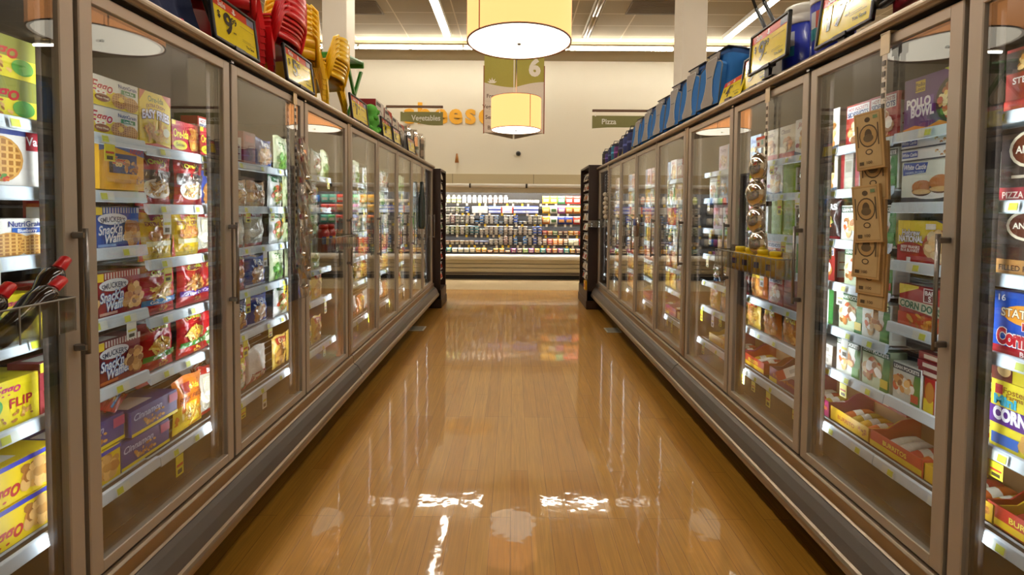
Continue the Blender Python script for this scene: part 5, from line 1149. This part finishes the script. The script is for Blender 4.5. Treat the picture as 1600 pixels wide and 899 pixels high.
chair_stack('f8c80c', 'yellow', 'L', 3.42, PI+.55, -1.60, 6, 'with solid backs nearer the red chairs', True)
chair_stack('f8c80c', 'yellow', 'L', 3.84, -PI/2, -1.60, 5, 'with slatted backs to the aisle')

# green folding table
GT = hx('3c8a2c')
t = thing('folding_table', 'green plastic folding table with crossed legs beyond the yellow chairs', 'table', (-1.63, 4.36, ZC), 0); t.scale = (1.1, 1.15, 1.15)
b = MB(); b.box(-.20, -.22, .50, .20, .22, .525, GT, PLAS, .01)
for i in range(6): b.box(-.18, -.20+i*.075, .525, .18, -.16+i*.075, .533, hx('347a26'), PLAS, .003)
b.box(-.20, -.23, .47, .20, -.21, .525, GT, PLAS, .006); b.box(-.20, .21, .47, .20, .23, .525, GT, PLAS, .006); b.tm(Matrix.Rotation(.16, 4, 'X') @ Matrix.Translation((0, 0, .02))); obj('tabletop', b, t)
for sx in (-1, 1):
    for sg in (-1, 1):
        b = MB(); k = len(b.v); b.prism([(-.016, 0), (.016, 0), (.016, 1), (-.016, 1)], lambda a, c, q, sx=sx, sg=sg: (sx*.165+q, sg*(-.19+.36*c)+a, .01+.49*c), -.010, .010, GT, PLAS); obj('leg', b, t)
b = MB(); b.box(-.165, -.20, .03, .165, -.18, .06, GT, PLAS, .004); b.box(-.165, .18, .03, .165, .20, .06, GT, PLAS, .004); obj('stretcher', b, t)
# green knobbly toy dinosaur-like figure made of rounded lobes
t = thing('green_figure', 'bright green plush figure with rounded ridges by the fan boxes', 'plush toy', (-1.42, 4.765, ZC), 0); t.scale = (1, 1, 1.2)
b = MB(); b.lathe([(.02, 0), (.08, .01), (.085, .05), (.06, .085), (.085, .11), (.08, .15), (.05, .175), (.07, .20), (.06, .24), (.035, .26), (.0, .27)], 16, col=hx('5cb03c'), m=CLOTH); obj('body', b, t)
for z, a in ((.06, .4), (.13, 2.2), (.21, .9), (.06, -1.3), (.15, -.6), (.22, -2.4)):
    b = MB(); b.lathe([(0, -.028), (.026, -.012), (.028, .01), (0, .028)], 10, .075*math.cos(a), .075*math.sin(a), z, hx('5cb03c'), CLOTH); obj('ridge', b, t)
# white fan boxes
def fan_box(y, w_, h_, label, x=-1.40, red=False):
    b = MB(); b.box(-w_/2, 0, 0, w_/2, .26, h_, hx('e6e0d4'), CARD, .003)
    draw(b, lambda u, v, o: (-w_/2+u*w_, -o, v*h_), w_, h_, [('e', .52, .45, .40, .34, '8c8a86'), ('e', .52, .45, .36, .30, 'd8d6d0'), ('e', .52, .45, .28, .23, '9c9a96'), ('e', .52, .45, .2, .165, 'd0cec8'), ('e', .52, .45, .08, .07, '6c6a68'), ('r', .06, .86, .6, .95, '4c4c50')] + ([('p', [(.3, 1), (1, .8), (1, 1)], 'c03c28')] if red else []), CARD)
    b.face([(-w_/2-.001, .26, .0), (-w_/2-.001, 0, .0), (-w_/2-.001, 0, h_), (-w_/2-.001, .26, h_)], hx('8c1c24'), CARD)
    for q in range(7): b.face([(-w_/2-.002, .22-.03*0, h_*.25+q*.02), (-w_/2-.002, .05, h_*.25+q*.02), (-w_/2-.002, .05, h_*.25+q*.02+.006), (-w_/2-.002, .22, h_*.25+q*.02+.006)], hx('d8c8b8'), CARD)
    o = obj('fan_box', b, None, (x, y, ZC), PI/2); tag(o, label, 'fan box', 'boxed fans on the freezer top')
fan_box(5.02, .30, .40, 'white fan box with dark red end, nearest the green figure')
fan_box(5.35, .30, .38, 'white fan box with red corner, second of the fan boxes', red=True)
fan_box(5.67, .28, .36, 'white fan box, third of the fan boxes'); fan_box(5.97, .28, .34, 'white fan box, last of the fan boxes', red=True)
# wrapped grey rolls
for i, (y, h_, x) in enumerate(((6.40, .33, -1.44), (6.62, .36, -1.48), (6.86, .34, -1.44), (7.10, .38, -1.48), (7.34, .36, -1.44))):
    t = thing('wrapped_roll', f"grey upright bundle in crinkled clear wrap, {ORD[i+1]} past the fan boxes", 'wrapped bundle', (x, y, ZC), 0, 'wrapped bundles on the freezer top')
    b = MB(); b.lathe([(.07, 0), (.075, .02), (.075, h_-.02), (.05, h_)], 12, col=hx(['6c6862', '8c857a', '5c5852', '98907f', '746c62'][i]), m=MATT)
    for q in range(6): a = q; b.box(.073*math.cos(a)-.004, .073*math.sin(a)-.004, .02, .073*math.cos(a)+.004, .073*math.sin(a)+.004, h_-.02, hx('38342f'), MATT)
    obj('bundle', b, t)
    b = MB(); prof = []; rq = random.Random(i)
    for j in range(9): prof.append((.088+rq.uniform(-.006, .008), j/8*(h_+.02)))
    prof.append((.03, h_+.05)); prof.append((.06, h_+.08)); b.lathe(prof, 11, m=WRAP, caps=False, smooth=False); obj('wrap', b, t)
# navy camp chair at the near end
t = thing('camp_chair', 'folded navy camp chair with black tube frame on the freezer top', 'camp chair', (-1.42, 1.93, ZC), 0)
b = MB(); n = 16
vs = []
for j in range(9):
    v = j/8; zz = .02+.42*v
    for i in range(n+1):
        u = i/n; vs.append((.05-.10*math.sin(PI*v)*.6+.012*math.sin(20*u), -.22+.40*u, zz+.02*math.sin(6*u+2*v)))
fs = [(j*(n+1)+i, j*(n+1)+i+1, (j+1)*(n+1)+i+1, (j+1)*(n+1)+i) for j in range(8) for i in range(n)]
b.mesh_(vs, fs, hx('16244c'), CLOTH, True); b.mesh_([(p[0]-.05, p[1], p[2]) for p in vs], [f[::-1] for f in fs], hx('16244c'), CLOTH, True); b.box(-.05, -.2, .02, .05, .16, .05, hx('10192f'), CLOTH, .01); obj('seat_fabric', b, t)
b = MB(); b.tube([(.08, .02, .42), (.085, .10, .25), (.085, .20, .10), (.08, .36, .015), (.06, .48, .01)], .012, 10, m=BLACK); b.tube([(.07, -.24, .01), (.07, -.26, .2), (.06, -.2, .44)], .012, 10, m=BLACK); b.tube([(-.05, .18, .01), (-.06, -.22, .44)], .01, 8, m=BLACK); obj('tube_frame', b, t)
b = MB(); b.lathe([(.014, -.012), (.016, 0), (.012, .014), (0, .018)], 10, .07, .02, .02, hx('c81c3c'), PLAS); obj('foot_cap', b, t)
b = MB(); b.tube([(0.085, -.30+.03*math.cos(a), .06+.03*math.sin(a)) for a in [i*PI/6 for i in range(12)]], .005, 6, m=STEEL, closed=True); obj('carry_ring', b, t)

# ------------------------------------------------------------------ blue cooler bags
BL = hx('1668b0'); GB = hx('8d8a85'); DKB = hx('0f3f78'); PIP = hx('c8c4bc')
def cooler_bag(y, h_, w_, label, lean=.18):
    t = thing('cooler_bag', label, 'cooler bag', (1.405, y, ZC+.014), -PI/2+.12, 'blue cooler bags on the freezer top')
    T = Matrix.Rotation(-.10, 4, 'X') @ Matrix.Rotation(0, 4, 'Y')
    def body(u, v):  # profile in local x,z around a rounded box
        return u
    b = MB(); nz = 9; ring = 16; vs = []; fs = []; cl = []
    for j in range(nz):
        v = j/(nz-1); ww = w_/2*(1-.06*v-.16*v**6-.03*math.cos(6*v)*.3); dd = .11*(1-.15*v); zz = h_*v
        for i in range(ring):
            a = 2*PI*i/ring; ca, sa = math.cos(a), math.sin(a); e = .35
            vs.append((ww*math.copysign(abs(ca)**e, ca)+.004*math.sin(9*a+7*v), .12+dd*math.copysign(abs(sa)**e, sa), zz))
    for j in range(nz-1):
        for i in range(ring): fs.append((j*ring+i, j*ring+(i+1) % ring, (j+1)*ring+(i+1) % ring, (j+1)*ring+i)); cl.append(BL if j < nz-2 else DKB)
    fs.append(tuple(range(ring))[::-1]); cl.append(DKB); fs.append(tuple((nz-1)*ring+i for i in range(ring))); cl.append(GB)
    b.mesh_(vs, fs, BL, CLOTH, True, cl); b.tm(T); obj('body', b, t)
    # grey hourglass pocket with pale piping
    def pocket(sc, y_):
        pts = []
        for v, hw in ((0, .36), (.06, .40), (.14, .30), (.28, .22), (.42, .20), (.56, .26), (.68, .34), (.74, .35), (.78, .31)): pts.append((hw*w_*sc, .02+v*h_))
        return [(-a, c) for a, c in pts] + [(a, c) for a, c in pts[::-1]]
    arch = [(-.44*w_, .015), (.44*w_, .015)] + [(w_*.44*math.copysign(abs(math.cos(q))**.6, math.cos(q)), h_*(.60+.16*math.sin(q)**.7)) for q in [i*PI/10 for i in range(1, 10)]]
    b = MB(); b.prism(arch, lambda a, c, q: (a, q, c), -.016, .02, BL, CLOTH); b.tube([(a, -.016, c) for a, c in arch], .0045, 6, hx('55585c'), PLAS, closed=True)
    b.prism(pocket(.58, 0), lambda a, c, q: (a, q, c), -.022, -.012, hx('9a948c'), CLOTH)
    p = pocket(.60, 0); b.tube([(a, -.020, c) for a, c in p], .003, 6, PIP, PLAS, closed=True)
    b.box(-.03, -.023, h_*.52, .03, -.0205, h_*.535, hx('3a4454'), CARD); b.tm(T); obj('front_pocket', b, t)
    b = MB(); b.box(-w_*.20, -.004, h_*.80, w_*.20, .006, h_*.93, hx('8f8981'), CLOTH, .004); b.box(-w_*.42, .01, h_*.965, w_*.42, .22, h_*.985, hx('4a4a4c'), CLOTH, .01); b.tm(T); obj('lid', b, t)
    b = MB(); b.tube([(-w_*.3, .11, h_*.97), (-w_*.2, .11, h_*1.04), (w_*.2, .11, h_*1.04), (w_*.3, .11, h_*.97)], .010, 8, hx('5c5a58'), CLOTH); b.tm(T); obj('handle', b, t)
for i, (y, h_, w_) in enumerate(((3.47, .43, .34), (3.86, .44, .33), (4.26, .41, .33), (4.68, .38, .33), (5.09, .37, .32), (5.47, .34, .30))):
    cooler_bag(y, h_, w_, f"royal blue cooler bag with grey front pocket, {ORD[i+1]} in the row past the sale cards")
# large rolling cooler with telescopic handles
t = thing('rolling_cooler', 'grey and blue wheeled cooler with two black telescopic handles raised', 'rolling cooler', (1.87, 3.30, ZC), 0)
b = MB(); b.box(-.16, -.25, .03, .17, .24, .42, hx('1a5c98'), CLOTH, .035); b.box(-.17, -.27, .40, .18, .26, .47, hx('77736e'), CLOTH, .03); obj('body', b, t)
b = MB(); b.box(-.18, -.24, .12, -.16, .22, .30, hx('8d8a85'), CLOTH, .008); obj('side_pocket', b, t)
for dy in (-.02, .09):
    b = MB(); p0 = Vector((-.05, dy, .44)); p1 = Vector((-.13, dy+.10, .74)); p2 = Vector((-.19, dy+.17, 1.0)); b.tube([p0, p1], .013, 10, m=BLACK); b.tube([p1, p2], .010, 10, m=BLACK); b.tube([p2, p2+(p2-p1)], .008, 10, m=BLACK); obj('telescopic_tube', b, t)
b = MB(); b.tube([(-.25, .05, 1.26), (-.25, .36, 1.26)], .016, 10, m=BLACK); obj('grip', b, t)
for dy in (-.2, .18):
    b = MB(); b.lathe([(.035, -.015), (.04, 0), (.035, .015)], 14, m=BLACK); b.tm(Matrix.Translation((.12, dy, .04)) @ Matrix.Rotation(PI/2, 4, 'X')); obj('wheel', b, t)
# blue jugs with white lids
for i, (y, x, r_, h_) in enumerate(((2.36, 1.55, .095, .40), (2.62, 1.56, .095, .38))):
    t = thing('water_jug', ['tall blue jug with white lid beside the seventeen dollar card', 'tall blue jug with white lid behind the raised nine dollar card'][i], 'water jug', (x, y, ZC), 0, 'blue jugs with white lids')
    b = MB(); b.lathe([(r_*.96, 0), (r_, .01), (r_, h_*.72)], 28, col=hx('1c2ea0'), m=PLAS); obj('body', b, t)
    b = MB(); b.lathe([(r_*1.01, h_*.72), (r_*1.03, h_*.74), (r_*1.03, h_*.84), (r_*.99, h_*.85), (r_*1.01, h_*.86), (r_*1.0, h_*.95), (r_*.9, h_)], 28, col=hx('dcd8ce'), m=PLAS); obj('lid', b, t)
    b = MB(); k = 7
    for q in range(k):
        a0 = PI-.15+.8*q/k; a1 = a0+.8/k; rr_ = r_+.001
        b.face([(rr_*math.cos(a1), rr_*math.sin(a1), h_*.28), (rr_*math.cos(a0), rr_*math.sin(a0), h_*.28), (rr_*math.cos(a0), rr_*math.sin(a0), h_*.42), (rr_*math.cos(a1), rr_*math.sin(a1), h_*.42)], hx('2c8a9c'), CARD)
        b.face([(rr_*math.cos(a1), rr_*math.sin(a1), h_*.42), (rr_*math.cos(a0), rr_*math.sin(a0), h_*.42), (rr_*math.cos(a0), rr_*math.sin(a0), h_*.62), (rr_*math.cos(a1), rr_*math.sin(a1), h_*.62)], hx('d8dce0') if q not in (3, 4) else hx('c04838'), CARD)
    obj('label', b, t)
b = MB(); b.lathe([(.05, 0), (.055, .02), (.055, .13), (.04, .16), (.03, .17), (.03, .19)], 16, col=hx('e0dcd2'), m=PLAS); o = obj('white_bottle', b, None, (1.52, 3.06, ZC)); tag(o, 'small white plastic bottle behind the five dollar card', 'bottle')
# red and yellow foam coolers at the near end
for nm, col, y, lb in (('soft_cooler', '7c1820', 1.72, 'dark red soft cooler past the seventeen dollar card'), ('soft_cooler', 'd8b010', 1.33, 'yellow soft cooler nearest the camera on the pizza-sign freezer')):
    t = thing(nm, lb, 'soft cooler', (1.60, y, ZC), 0)
    b = MB(); b.box(-.15, -.17, 0, .15, .17, .26, hx(col), PLAS, .03); b.box(-.155, -.175, .20, .155, .175, .215, tuple(q*.8 for q in hx(col)[:3])+(1,), PLAS, .005); obj('body', b, t)
    b = MB(); b.box(-.15, -.17, .265, .15, .17, .32, hx(col), PLAS, .025); obj('lid', b, t)
    b = MB(); b.tube([(-.155, .14, .09), (-.19, .14, .07), (-.19, -.08, .10), (-.155, -.08, .12)], .014, 8, m=BLACK); b.lathe([(.02, -.03), (.024, 0), (.02, .03)], 10, -.18, .16, .10, m=BLACK); obj('handle', b, t)
# purple and navy bottles/bags at the far end
for i, (y, c, h_) in enumerate(((5.86, '1c2452', .28), (6.08, '2a3468', .26), (6.32, '1c2040', .24), (6.62, '5a2a6c', .20), (6.80, '1d6a8c', .24), (7.02, '16244c', .22), (7.25, '3a2a6c', .18), (7.48, '2a2420', .22))):
    t = thing('insulated_bottle_bag', f"{['navy','slate blue','dark navy','purple','teal','deep navy','violet','black'][i]} small insulated bag, {ORD[i+1]} past the blue cooler bags", 'insulated bag', (1.47, y, ZC), 0, 'small insulated bags on the freezer top')
    b = MB(); b.lathe([(.07, 0), (.085, .02), (.085, h_*.8), (.07, h_*.86)], 14, col=hx(c), m=CLOTH); b.lathe([(.087, h_*.4), (.087, h_*.5)], 14, col=tuple(min(1, q*3+.05) for q in hx(c)[:3])+(1,), m=CLOTH, caps=False); obj('body', b, t)
    b = MB(); b.lathe([(.074, h_*.86), (.076, h_*.95), (.05, h_)], 14, col=hx('2a2c3c'), m=CLOTH); obj('lid', b, t)
    b = MB(); b.tube([(-.06, 0, h_*.9), (-.04, 0, h_*1.15), (.04, 0, h_*1.15), (.06, 0, h_*.9)], .006, 6, m=BLACK); obj('handle', b, t)

# ------------------------------------------------------------------ baskets and clip strips on the doors
def basket(side, y0, y1, z0, z1, out, label):
    s = SIDE[side]; sg = s['s']; X = s['X']; t = thing('door_basket', label, 'basket', (X-sg*.003, y0, z0)); W_ = y1-y0; H_ = z1-z0
    b = MB(); f = lambda a: -sg*a; q = .003
    b.box(f(0), 0, 0, f(out), W_, q, m=CLEAR); b.box(f(out-q), 0, q, f(out), W_, H_, m=CLEAR); b.box(f(0), 0, q, f(q), W_, H_+.03, m=CLEAR); b.box(f(q), 0, q, f(out-q), q, H_, m=CLEAR); b.box(f(q), W_-q, q, f(out-q), W_, H_, m=CLEAR); obj('tray', b, t)
    b = MB(); b.tube([(f(.002), 0, H_), (f(out), 0, H_), (f(out), W_, H_), (f(.002), W_, H_)], .0025, 6, m=mat('frosted basket rim', .3, 0, hx('8a867e')))
    k = max(3, int(W_/.045))
    for i in range(k+1): b.box(f(out), i*W_/k-.0015, 0, f(out+.002), i*W_/k+.0015, H_, m=mat('frosted basket rim', .3))
    obj('rim', b, t); return t
basket('L', 1.08, 1.275, 1.270, 1.360, .12, 'clear plastic basket of syrup bottles hooked on the first door')
SY = mat('dark syrup plastic', .15, 0, hx('1c0d0a'), coat=.6)
for i, (x, y, z, a, b_) in enumerate(((-1.262, 1.270, 1.380, .75, .30), (-1.225, 1.205, 1.345, .95, .12), (-1.245, 1.10, 1.335, .80, .1))):
    t = thing('syrup_bottle', f"dark syrup bottle with red cap leaning in door basket, {['reaching highest','in the middle','lowest cap'][i]}", 'syrup bottle', (x, y, z), 0, 'red capped syrup bottles')
    M = Matrix.Rotation(-a, 4, 'X') @ Matrix.Scale(.88, 4)
    b = MB(); b.lathe([(.026, -.13), (.030, -.12), (.030, -.04), (.022, -.01), (.031, .03), (.030, .06), (.018, .078)], 16, m=SY); b.tm(M); obj('body', b, t)
    b = MB(); b.lathe([(.0165, .076), (.018, .080), (.0165, .118), (.012, .122)], 16, col=hx('d0141c'), m=PLAS); b.tm(M); obj('cap', b, t)
basket('L', 3.08, 3.66, 1.32, 1.415, .10, 'clear ribbed basket holding two ketchup bottles on the fourth door')
for i, y in enumerate((3.14, 3.25)):
    t = thing('ketchup_bottle', ['red ketchup bottle in the ribbed basket, nearer of two', 'red ketchup bottle in the ribbed basket, farther of two'][i], 'ketchup bottle', (-1.25, y, 1.325), 0, 'ketchup bottles')
    b = MB(); b.lathe([(.035, 0), (.040, .01), (.034, .07), (.040, .12), (.028, .15)], 16, col=hx('8c120c'), m=PLAS, sy=1); obj('body', b, t)
    b = MB(); b.lathe([(.030, .15), (.030, .175), (.022, .18)], 16, col=hx('a01810'), m=PLAS); obj('cap', b, t)
    b = MB(); k = 6
    for q in range(k):
        a0 = -1.4+2.0*q/k; a1 = a0+2.0/k; rr_ = .0375; b.face([(rr_*math.cos(a0), rr_*math.sin(a0), .05), (rr_*math.cos(a1), rr_*math.sin(a1), .05), (rr_*math.cos(a1)*1.05, rr_*math.sin(a1)*1.05, .10), (rr_*math.cos(a0)*1.05, rr_*math.sin(a0)*1.05, .10)], hx('c8a040') if q in (2, 3) else hx('3c508c'), CARD)
    obj('label', b, t)
basket('R', 2.33, 3.03, 1.275, 1.375, .10, 'clear ribbed basket of mustard bottles on the third pizza-side door')
for i, y in enumerate((2.42, 2.54, 2.67, 2.79)):
    t = thing('mustard_bottle', f"yellow mustard bottle in the clear basket, {ORD[i+1]} from the money clip strip", 'mustard bottle', (1.335, y, 1.28), 0, 'mustard bottles')
    b = MB(); b.lathe([(.040, 0), (.044, .01), (.044, .075), (.036, .095), (.026, .102)], 18, col=hx('e8bc10'), m=PLAS); obj('body', b, t)
    b = MB(); b.lathe([(.028, .102), (.028, .125), (.024, .128)], 18, col=hx('f0d020'), m=PLAS); obj('cap', b, t)
    b = MB(); k = 6
    for q in range(k):
        a0 = PI-1.0+2.0*q/k; a1 = a0+2.0/k; rr_ = .0445; b.face([(rr_*math.cos(a0), rr_*math.sin(a0), .03), (rr_*math.cos(a1), rr_*math.sin(a1), .03), (rr_*math.cos(a1), rr_*math.sin(a1), .062), (rr_*math.cos(a0), rr_*math.sin(a0), .062)], hx('1c2c6c') if q in (2, 3, 4) else hx('f4e060'), CARD)
    obj('label', b, t)
basket('R', 7.55, 7.80, 1.36, 1.46, .16, 'small clear empty basket at the far end of the pizza-sign freezers')

def clip_strip(side, y, ztop, zbot, label, out=.012):
    s = SIDE[side]; sg = s['s']; t = thing('clip_strip', label, 'clip strip', (s['X']-sg*out, y, 0))
    b = MB(); b.box(-.0008, -.012, zbot, .0008, .012, ztop, hx('e6dccb'), mat('frosted strip', .3))
    z = ztop-.06
    while z > zbot: b.box(-.004, -.007, z, .004, .007, z+.018, hx('5a5248'), mat('frosted strip', .3)); b.box(-.001-sg*.006, -.01, z-.012, -sg*.0, -.004, z-.006, hx('fffaf0'), PLAS); z -= .04
    obj('strip', b, t)
    b = MB(); b.box(-.002, -.022, ztop-.02, .002, .022, ztop+.06, hx('e8d6b0'), PLAS, .001); b.box(-.002, -.022, ztop+.056, sg*.03, .022, ztop+.062, hx('e8d6b0'), PLAS); obj('hook', b, t)
# money notepads
clip_strip('R', 1.80, 2.215, 1.20, 'cream plastic clip strip carrying banknote notepads on the second door')
BN, BI = 'cdb07c', '5a4a34'
def bill_ops(full=True):
    o = [('r', .06, .03, .94, .97, 'b8945c'), ('r', .09, .045, .91, .955, BN), ('e', .5, .58, .33, .20, BI), ('e', .5, .58, .29, .175, 'c09c64'), ('e', .50, .60, .13, .10, BI), ('e', .5, .54, .18, .07, '6e5c40'), ('e', .5, .30, .13, .05, BI), ('e', .5, .30, .09, .032, BN), ('e', .5, .86, .10, .045, BI), ('r', .14, .08, .30, .14, BI), ('r', .7, .86, .86, .92, '7c9468'), ('t', '100', .5, .12, .05, BI, {'w': .4}), ('r', .12, .40, .16, .78, BI), ('r', .84, .40, .88, .78, BI)]
    return o
def note_mesh(h_):
    b = MB(); b.box(-.050, 0, -h_, .050, .014, 0, hx('cfa970'), CARD, .0008)
    for q in range(5): b.box(-.0505, .002+q*.0026, -h_, .0505, .003+q*.0026, 0, hx('a88450'), CARD)
    draw(b, lambda u, v, o: (-.050+u*.100, -o, -h_+v*h_), .100, h_, bill_ops(), CARD); return b.data('notepad')
NM = note_mesh(.215)
for i, (z, dy, ax, out) in enumerate(((1.982, .0, -.09, .075), (1.868, .0, -.05, .050), (1.709, .004, -.10, .072), (1.665, .0, -.02, .050), (1.573, -.002, .02, .060), (1.511, .0, .0, .045), (1.457, -.006, .03, .036))):
    o = bpy.data.objects.new('notepad', NM); C.objects.link(o); o.location = (1.392-out, 1.795+dy, z); o.rotation_euler = (0, ax, -PI/2+.35)
    tag(o, f"tan banknote-printed notepad on clip strip, {ORD[i+1]} from the top", 'notepad', 'banknote notepads on the clip strip')
# tea strainers on card
clip_strip('R', 2.62, 2.225, 1.45, 'white clip strip carrying steel measuring scoops on the third pizza-side door')
b = MB(); b.box(-.045, 0, -.06, .045, .003, 0, hx('f0ece0'), CARD); b.box(-.045, -.001, -.015, .045, 0, 0, hx('d85c40'), CARD); b.box(-.03, -.001, -.05, -.01, 0, -.03, hx('c05050'), CARD); b.box(.01, -.001, -.045, .03, 0, -.02, hx('9cc8c0'), CARD)
o = obj('header_card', b, None, (1.350, 2.625, 2.02), -PI/2); tag(o, 'white and orange card at the head of the scoop strip', 'card')
for i, (z, dy, w_) in enumerate(((1.89, .01, .072), (1.745, .03, .080), (1.60, .02, .070), (1.47, -.01, .072))):
    t = thing('measuring_scoop', f"shiny steel scoop on lime and cream card, {ORD[i+1]} from the top", 'scoop', (1.345, 2.615+dy, z), -PI/2+.3, 'steel scoops on the clip strip')
    b = MB(); b.box(-.055, 0, -.10, .055, .002, .02, hx('e8e2cc'), CARD); b.face([(-.055, -.001, -.10), (-.02, -.001, -.10), (-.045, -.001, .0), (-.055, -.001, .0)], hx('a8c028'), CARD); b.tm(Matrix.Rotation(.12*(-1)**i, 4, 'Y')); obj('card', b, t)
    b = MB(); n = 16; vs = []; fs = []
    prof = [(1, 0), (.92, .012), (.75, .026), (.45, .036), (.0001, .040)]
    for r_, d_ in prof:
        for k in range(n): a = 2*PI*k/n; vs.append((w_*r_*math.cos(a)*.85, -.004-d_, -.03+.07*r_*math.sin(a)*(1 if math.sin(a) > 0 else 1.15)))
    for j in range(4):
        for k in range(n): fs.append((j*n+k, (j+1)*n+k, (j+1)*n+(k+1) % n, j*n+(k+1) % n))
    b.mesh_(vs, fs, m=CHROME, smooth=True); b.tube([(w_*.85*math.cos(a), -.004, -.03+.07*math.sin(a)*(1 if math.sin(a) > 0 else 1.15)) for a in [2*PI*q/n for q in range(n)]], .003, 6, m=CHROME, closed=True); obj('bowl', b, t)
# utensils in cellophane
clip_strip('L', 2.83, 2.24, 1.25, 'pale clip strip carrying wrapped steel utensils on the third vegetables-side door')
for i, (z, dy, a) in enumerate(((2.03, .0, .25), (1.93, .04, .38), (1.80, .02, .10), (1.70, .06, .30), (1.58, .02, -.05), (1.48, .05, .18), (1.38, .02, .10))):
    t = thing('wrapped_utensil', f"steel kitchen utensil in clear wrap with maroon tab, {ORD[i+1]} from the top", 'utensil', (-1.27, 2.83+dy*.5, z), PI/2, 'wrapped utensils on the clip strip')
    R_ = Matrix.Rotation(-a, 4, 'Y') @ Matrix.Scale(1.25, 4)
    b = MB(); b.tube([(-.010, -.006, -.02), (-.012, -.010, -.10), (-.006, -.012, -.20)], [.006, .005, .009], 8, m=CHROME); b.tube([(.010, -.004, -.02), (.014, -.008, -.12), (.004, -.014, -.20)], [.006, .007, .010], 8, m=CHROME); b.lathe([(0, -.02), (.018, -.01), (.02, .0), (0, .012)], 12, 0, -.012, -.19, m=CHROME); b.tm(R_); obj('utensil', b, t)
    b = MB(); rq = random.Random(i+40); vs = []
    for j in range(9):
        v = j/8; ww = .042*(1-.25*abs(v-.4))
        for k in range(10): q = 2*PI*k/10; vs.append((ww*math.cos(q)+rq.uniform(-.005, .005), -.006+.016*math.sin(q)+rq.uniform(-.004, .004), -.245*v))
    fs = [(j*10+k, j*10+(k+1) % 10, (j+1)*10+(k+1) % 10, (j+1)*10+k) for j in range(8) for k in range(10)]
    b.mesh_(vs, fs, m=WRAP); b.tm(R_); obj('wrap', b, t)
    b = MB(); b.box(-.035, -.018, -.03, .025, -.014, -.005, hx('7c1c28'), CARD); b.tm(R_); obj('tab', b, t)
# small hanging goods far down
t = thing('clip_strip', 'string with dark green wrapped bottle hanging on a far vegetables-side door', 'clip strip', (-1.285, 6.62, 0))
b = MB(); b.box(-.002, -.003, 1.9, .002, .003, 2.28, hx('c8b8a0'), PLAS); obj('strip', b, t)
b = MB(); b.lathe([(.045, 1.35), (.055, 1.40), (.052, 1.75), (.03, 1.9), (.028, 2.0)], 12, -0.02+.03, 0, 0, hx('2f3a36'), FILM); b2 = b; o = obj('wrapped_bottle', b, None, (-1.275, 6.62, .0)); tag(o, 'dark green wrapped bottle hanging from the far clip strip', 'bottle')
clip_strip('R', 6.98, 2.24, 1.5, 'narrow clip strip of white balls on a far pizza-side door')
for i in range(6):
    b = MB(); b.lathe([(0, -.035), (.025, -.025), (.036, 0), (.025, .025), (0, .035)], 12, col=hx('d8d0bc'), m=MATT); o = obj('cotton_ball', b, None, (1.35, 6.98+.03*(-1)**i, 1.86-.065*i)); tag(o, f"cream ball on the far clip strip, {ORD[i+1]} from the top", 'ball', 'balls on the far clip strip')
t = thing('hanging_pouch', 'small clear pouch with a brown disc on the fifth pizza-side door', 'pouch', (1.35, 5.20, 1.43), -PI/2)
b = MB(); b.lathe([(.01, -.10), (.09, -.09), (.10, -.03), (.08, .05), (.03, .11)], 12, m=WRAP, smooth=False, sy=.3); obj('pouch', b, t)
b = MB(); b.lathe([(0, -.012), (.075, -.010), (.08, 0), (.075, .010), (0, .012)], 20, col=hx('8c4a20'), m=MATT); b.tm(Matrix.Translation((-.03, .0, -.02)) @ Matrix.Rotation(PI/2, 4, 'X')); obj('disc', b, t)
b = MB(); b.box(-.05, -.028, .03, .05, -.026, .10, hx('2c4a94'), CARD); obj('tag', b, t)
b = MB(); b.box(-.12, .033, -.06, .0, .035, .02, hx('a8a49c'), PLAS); obj('hook', b, t)
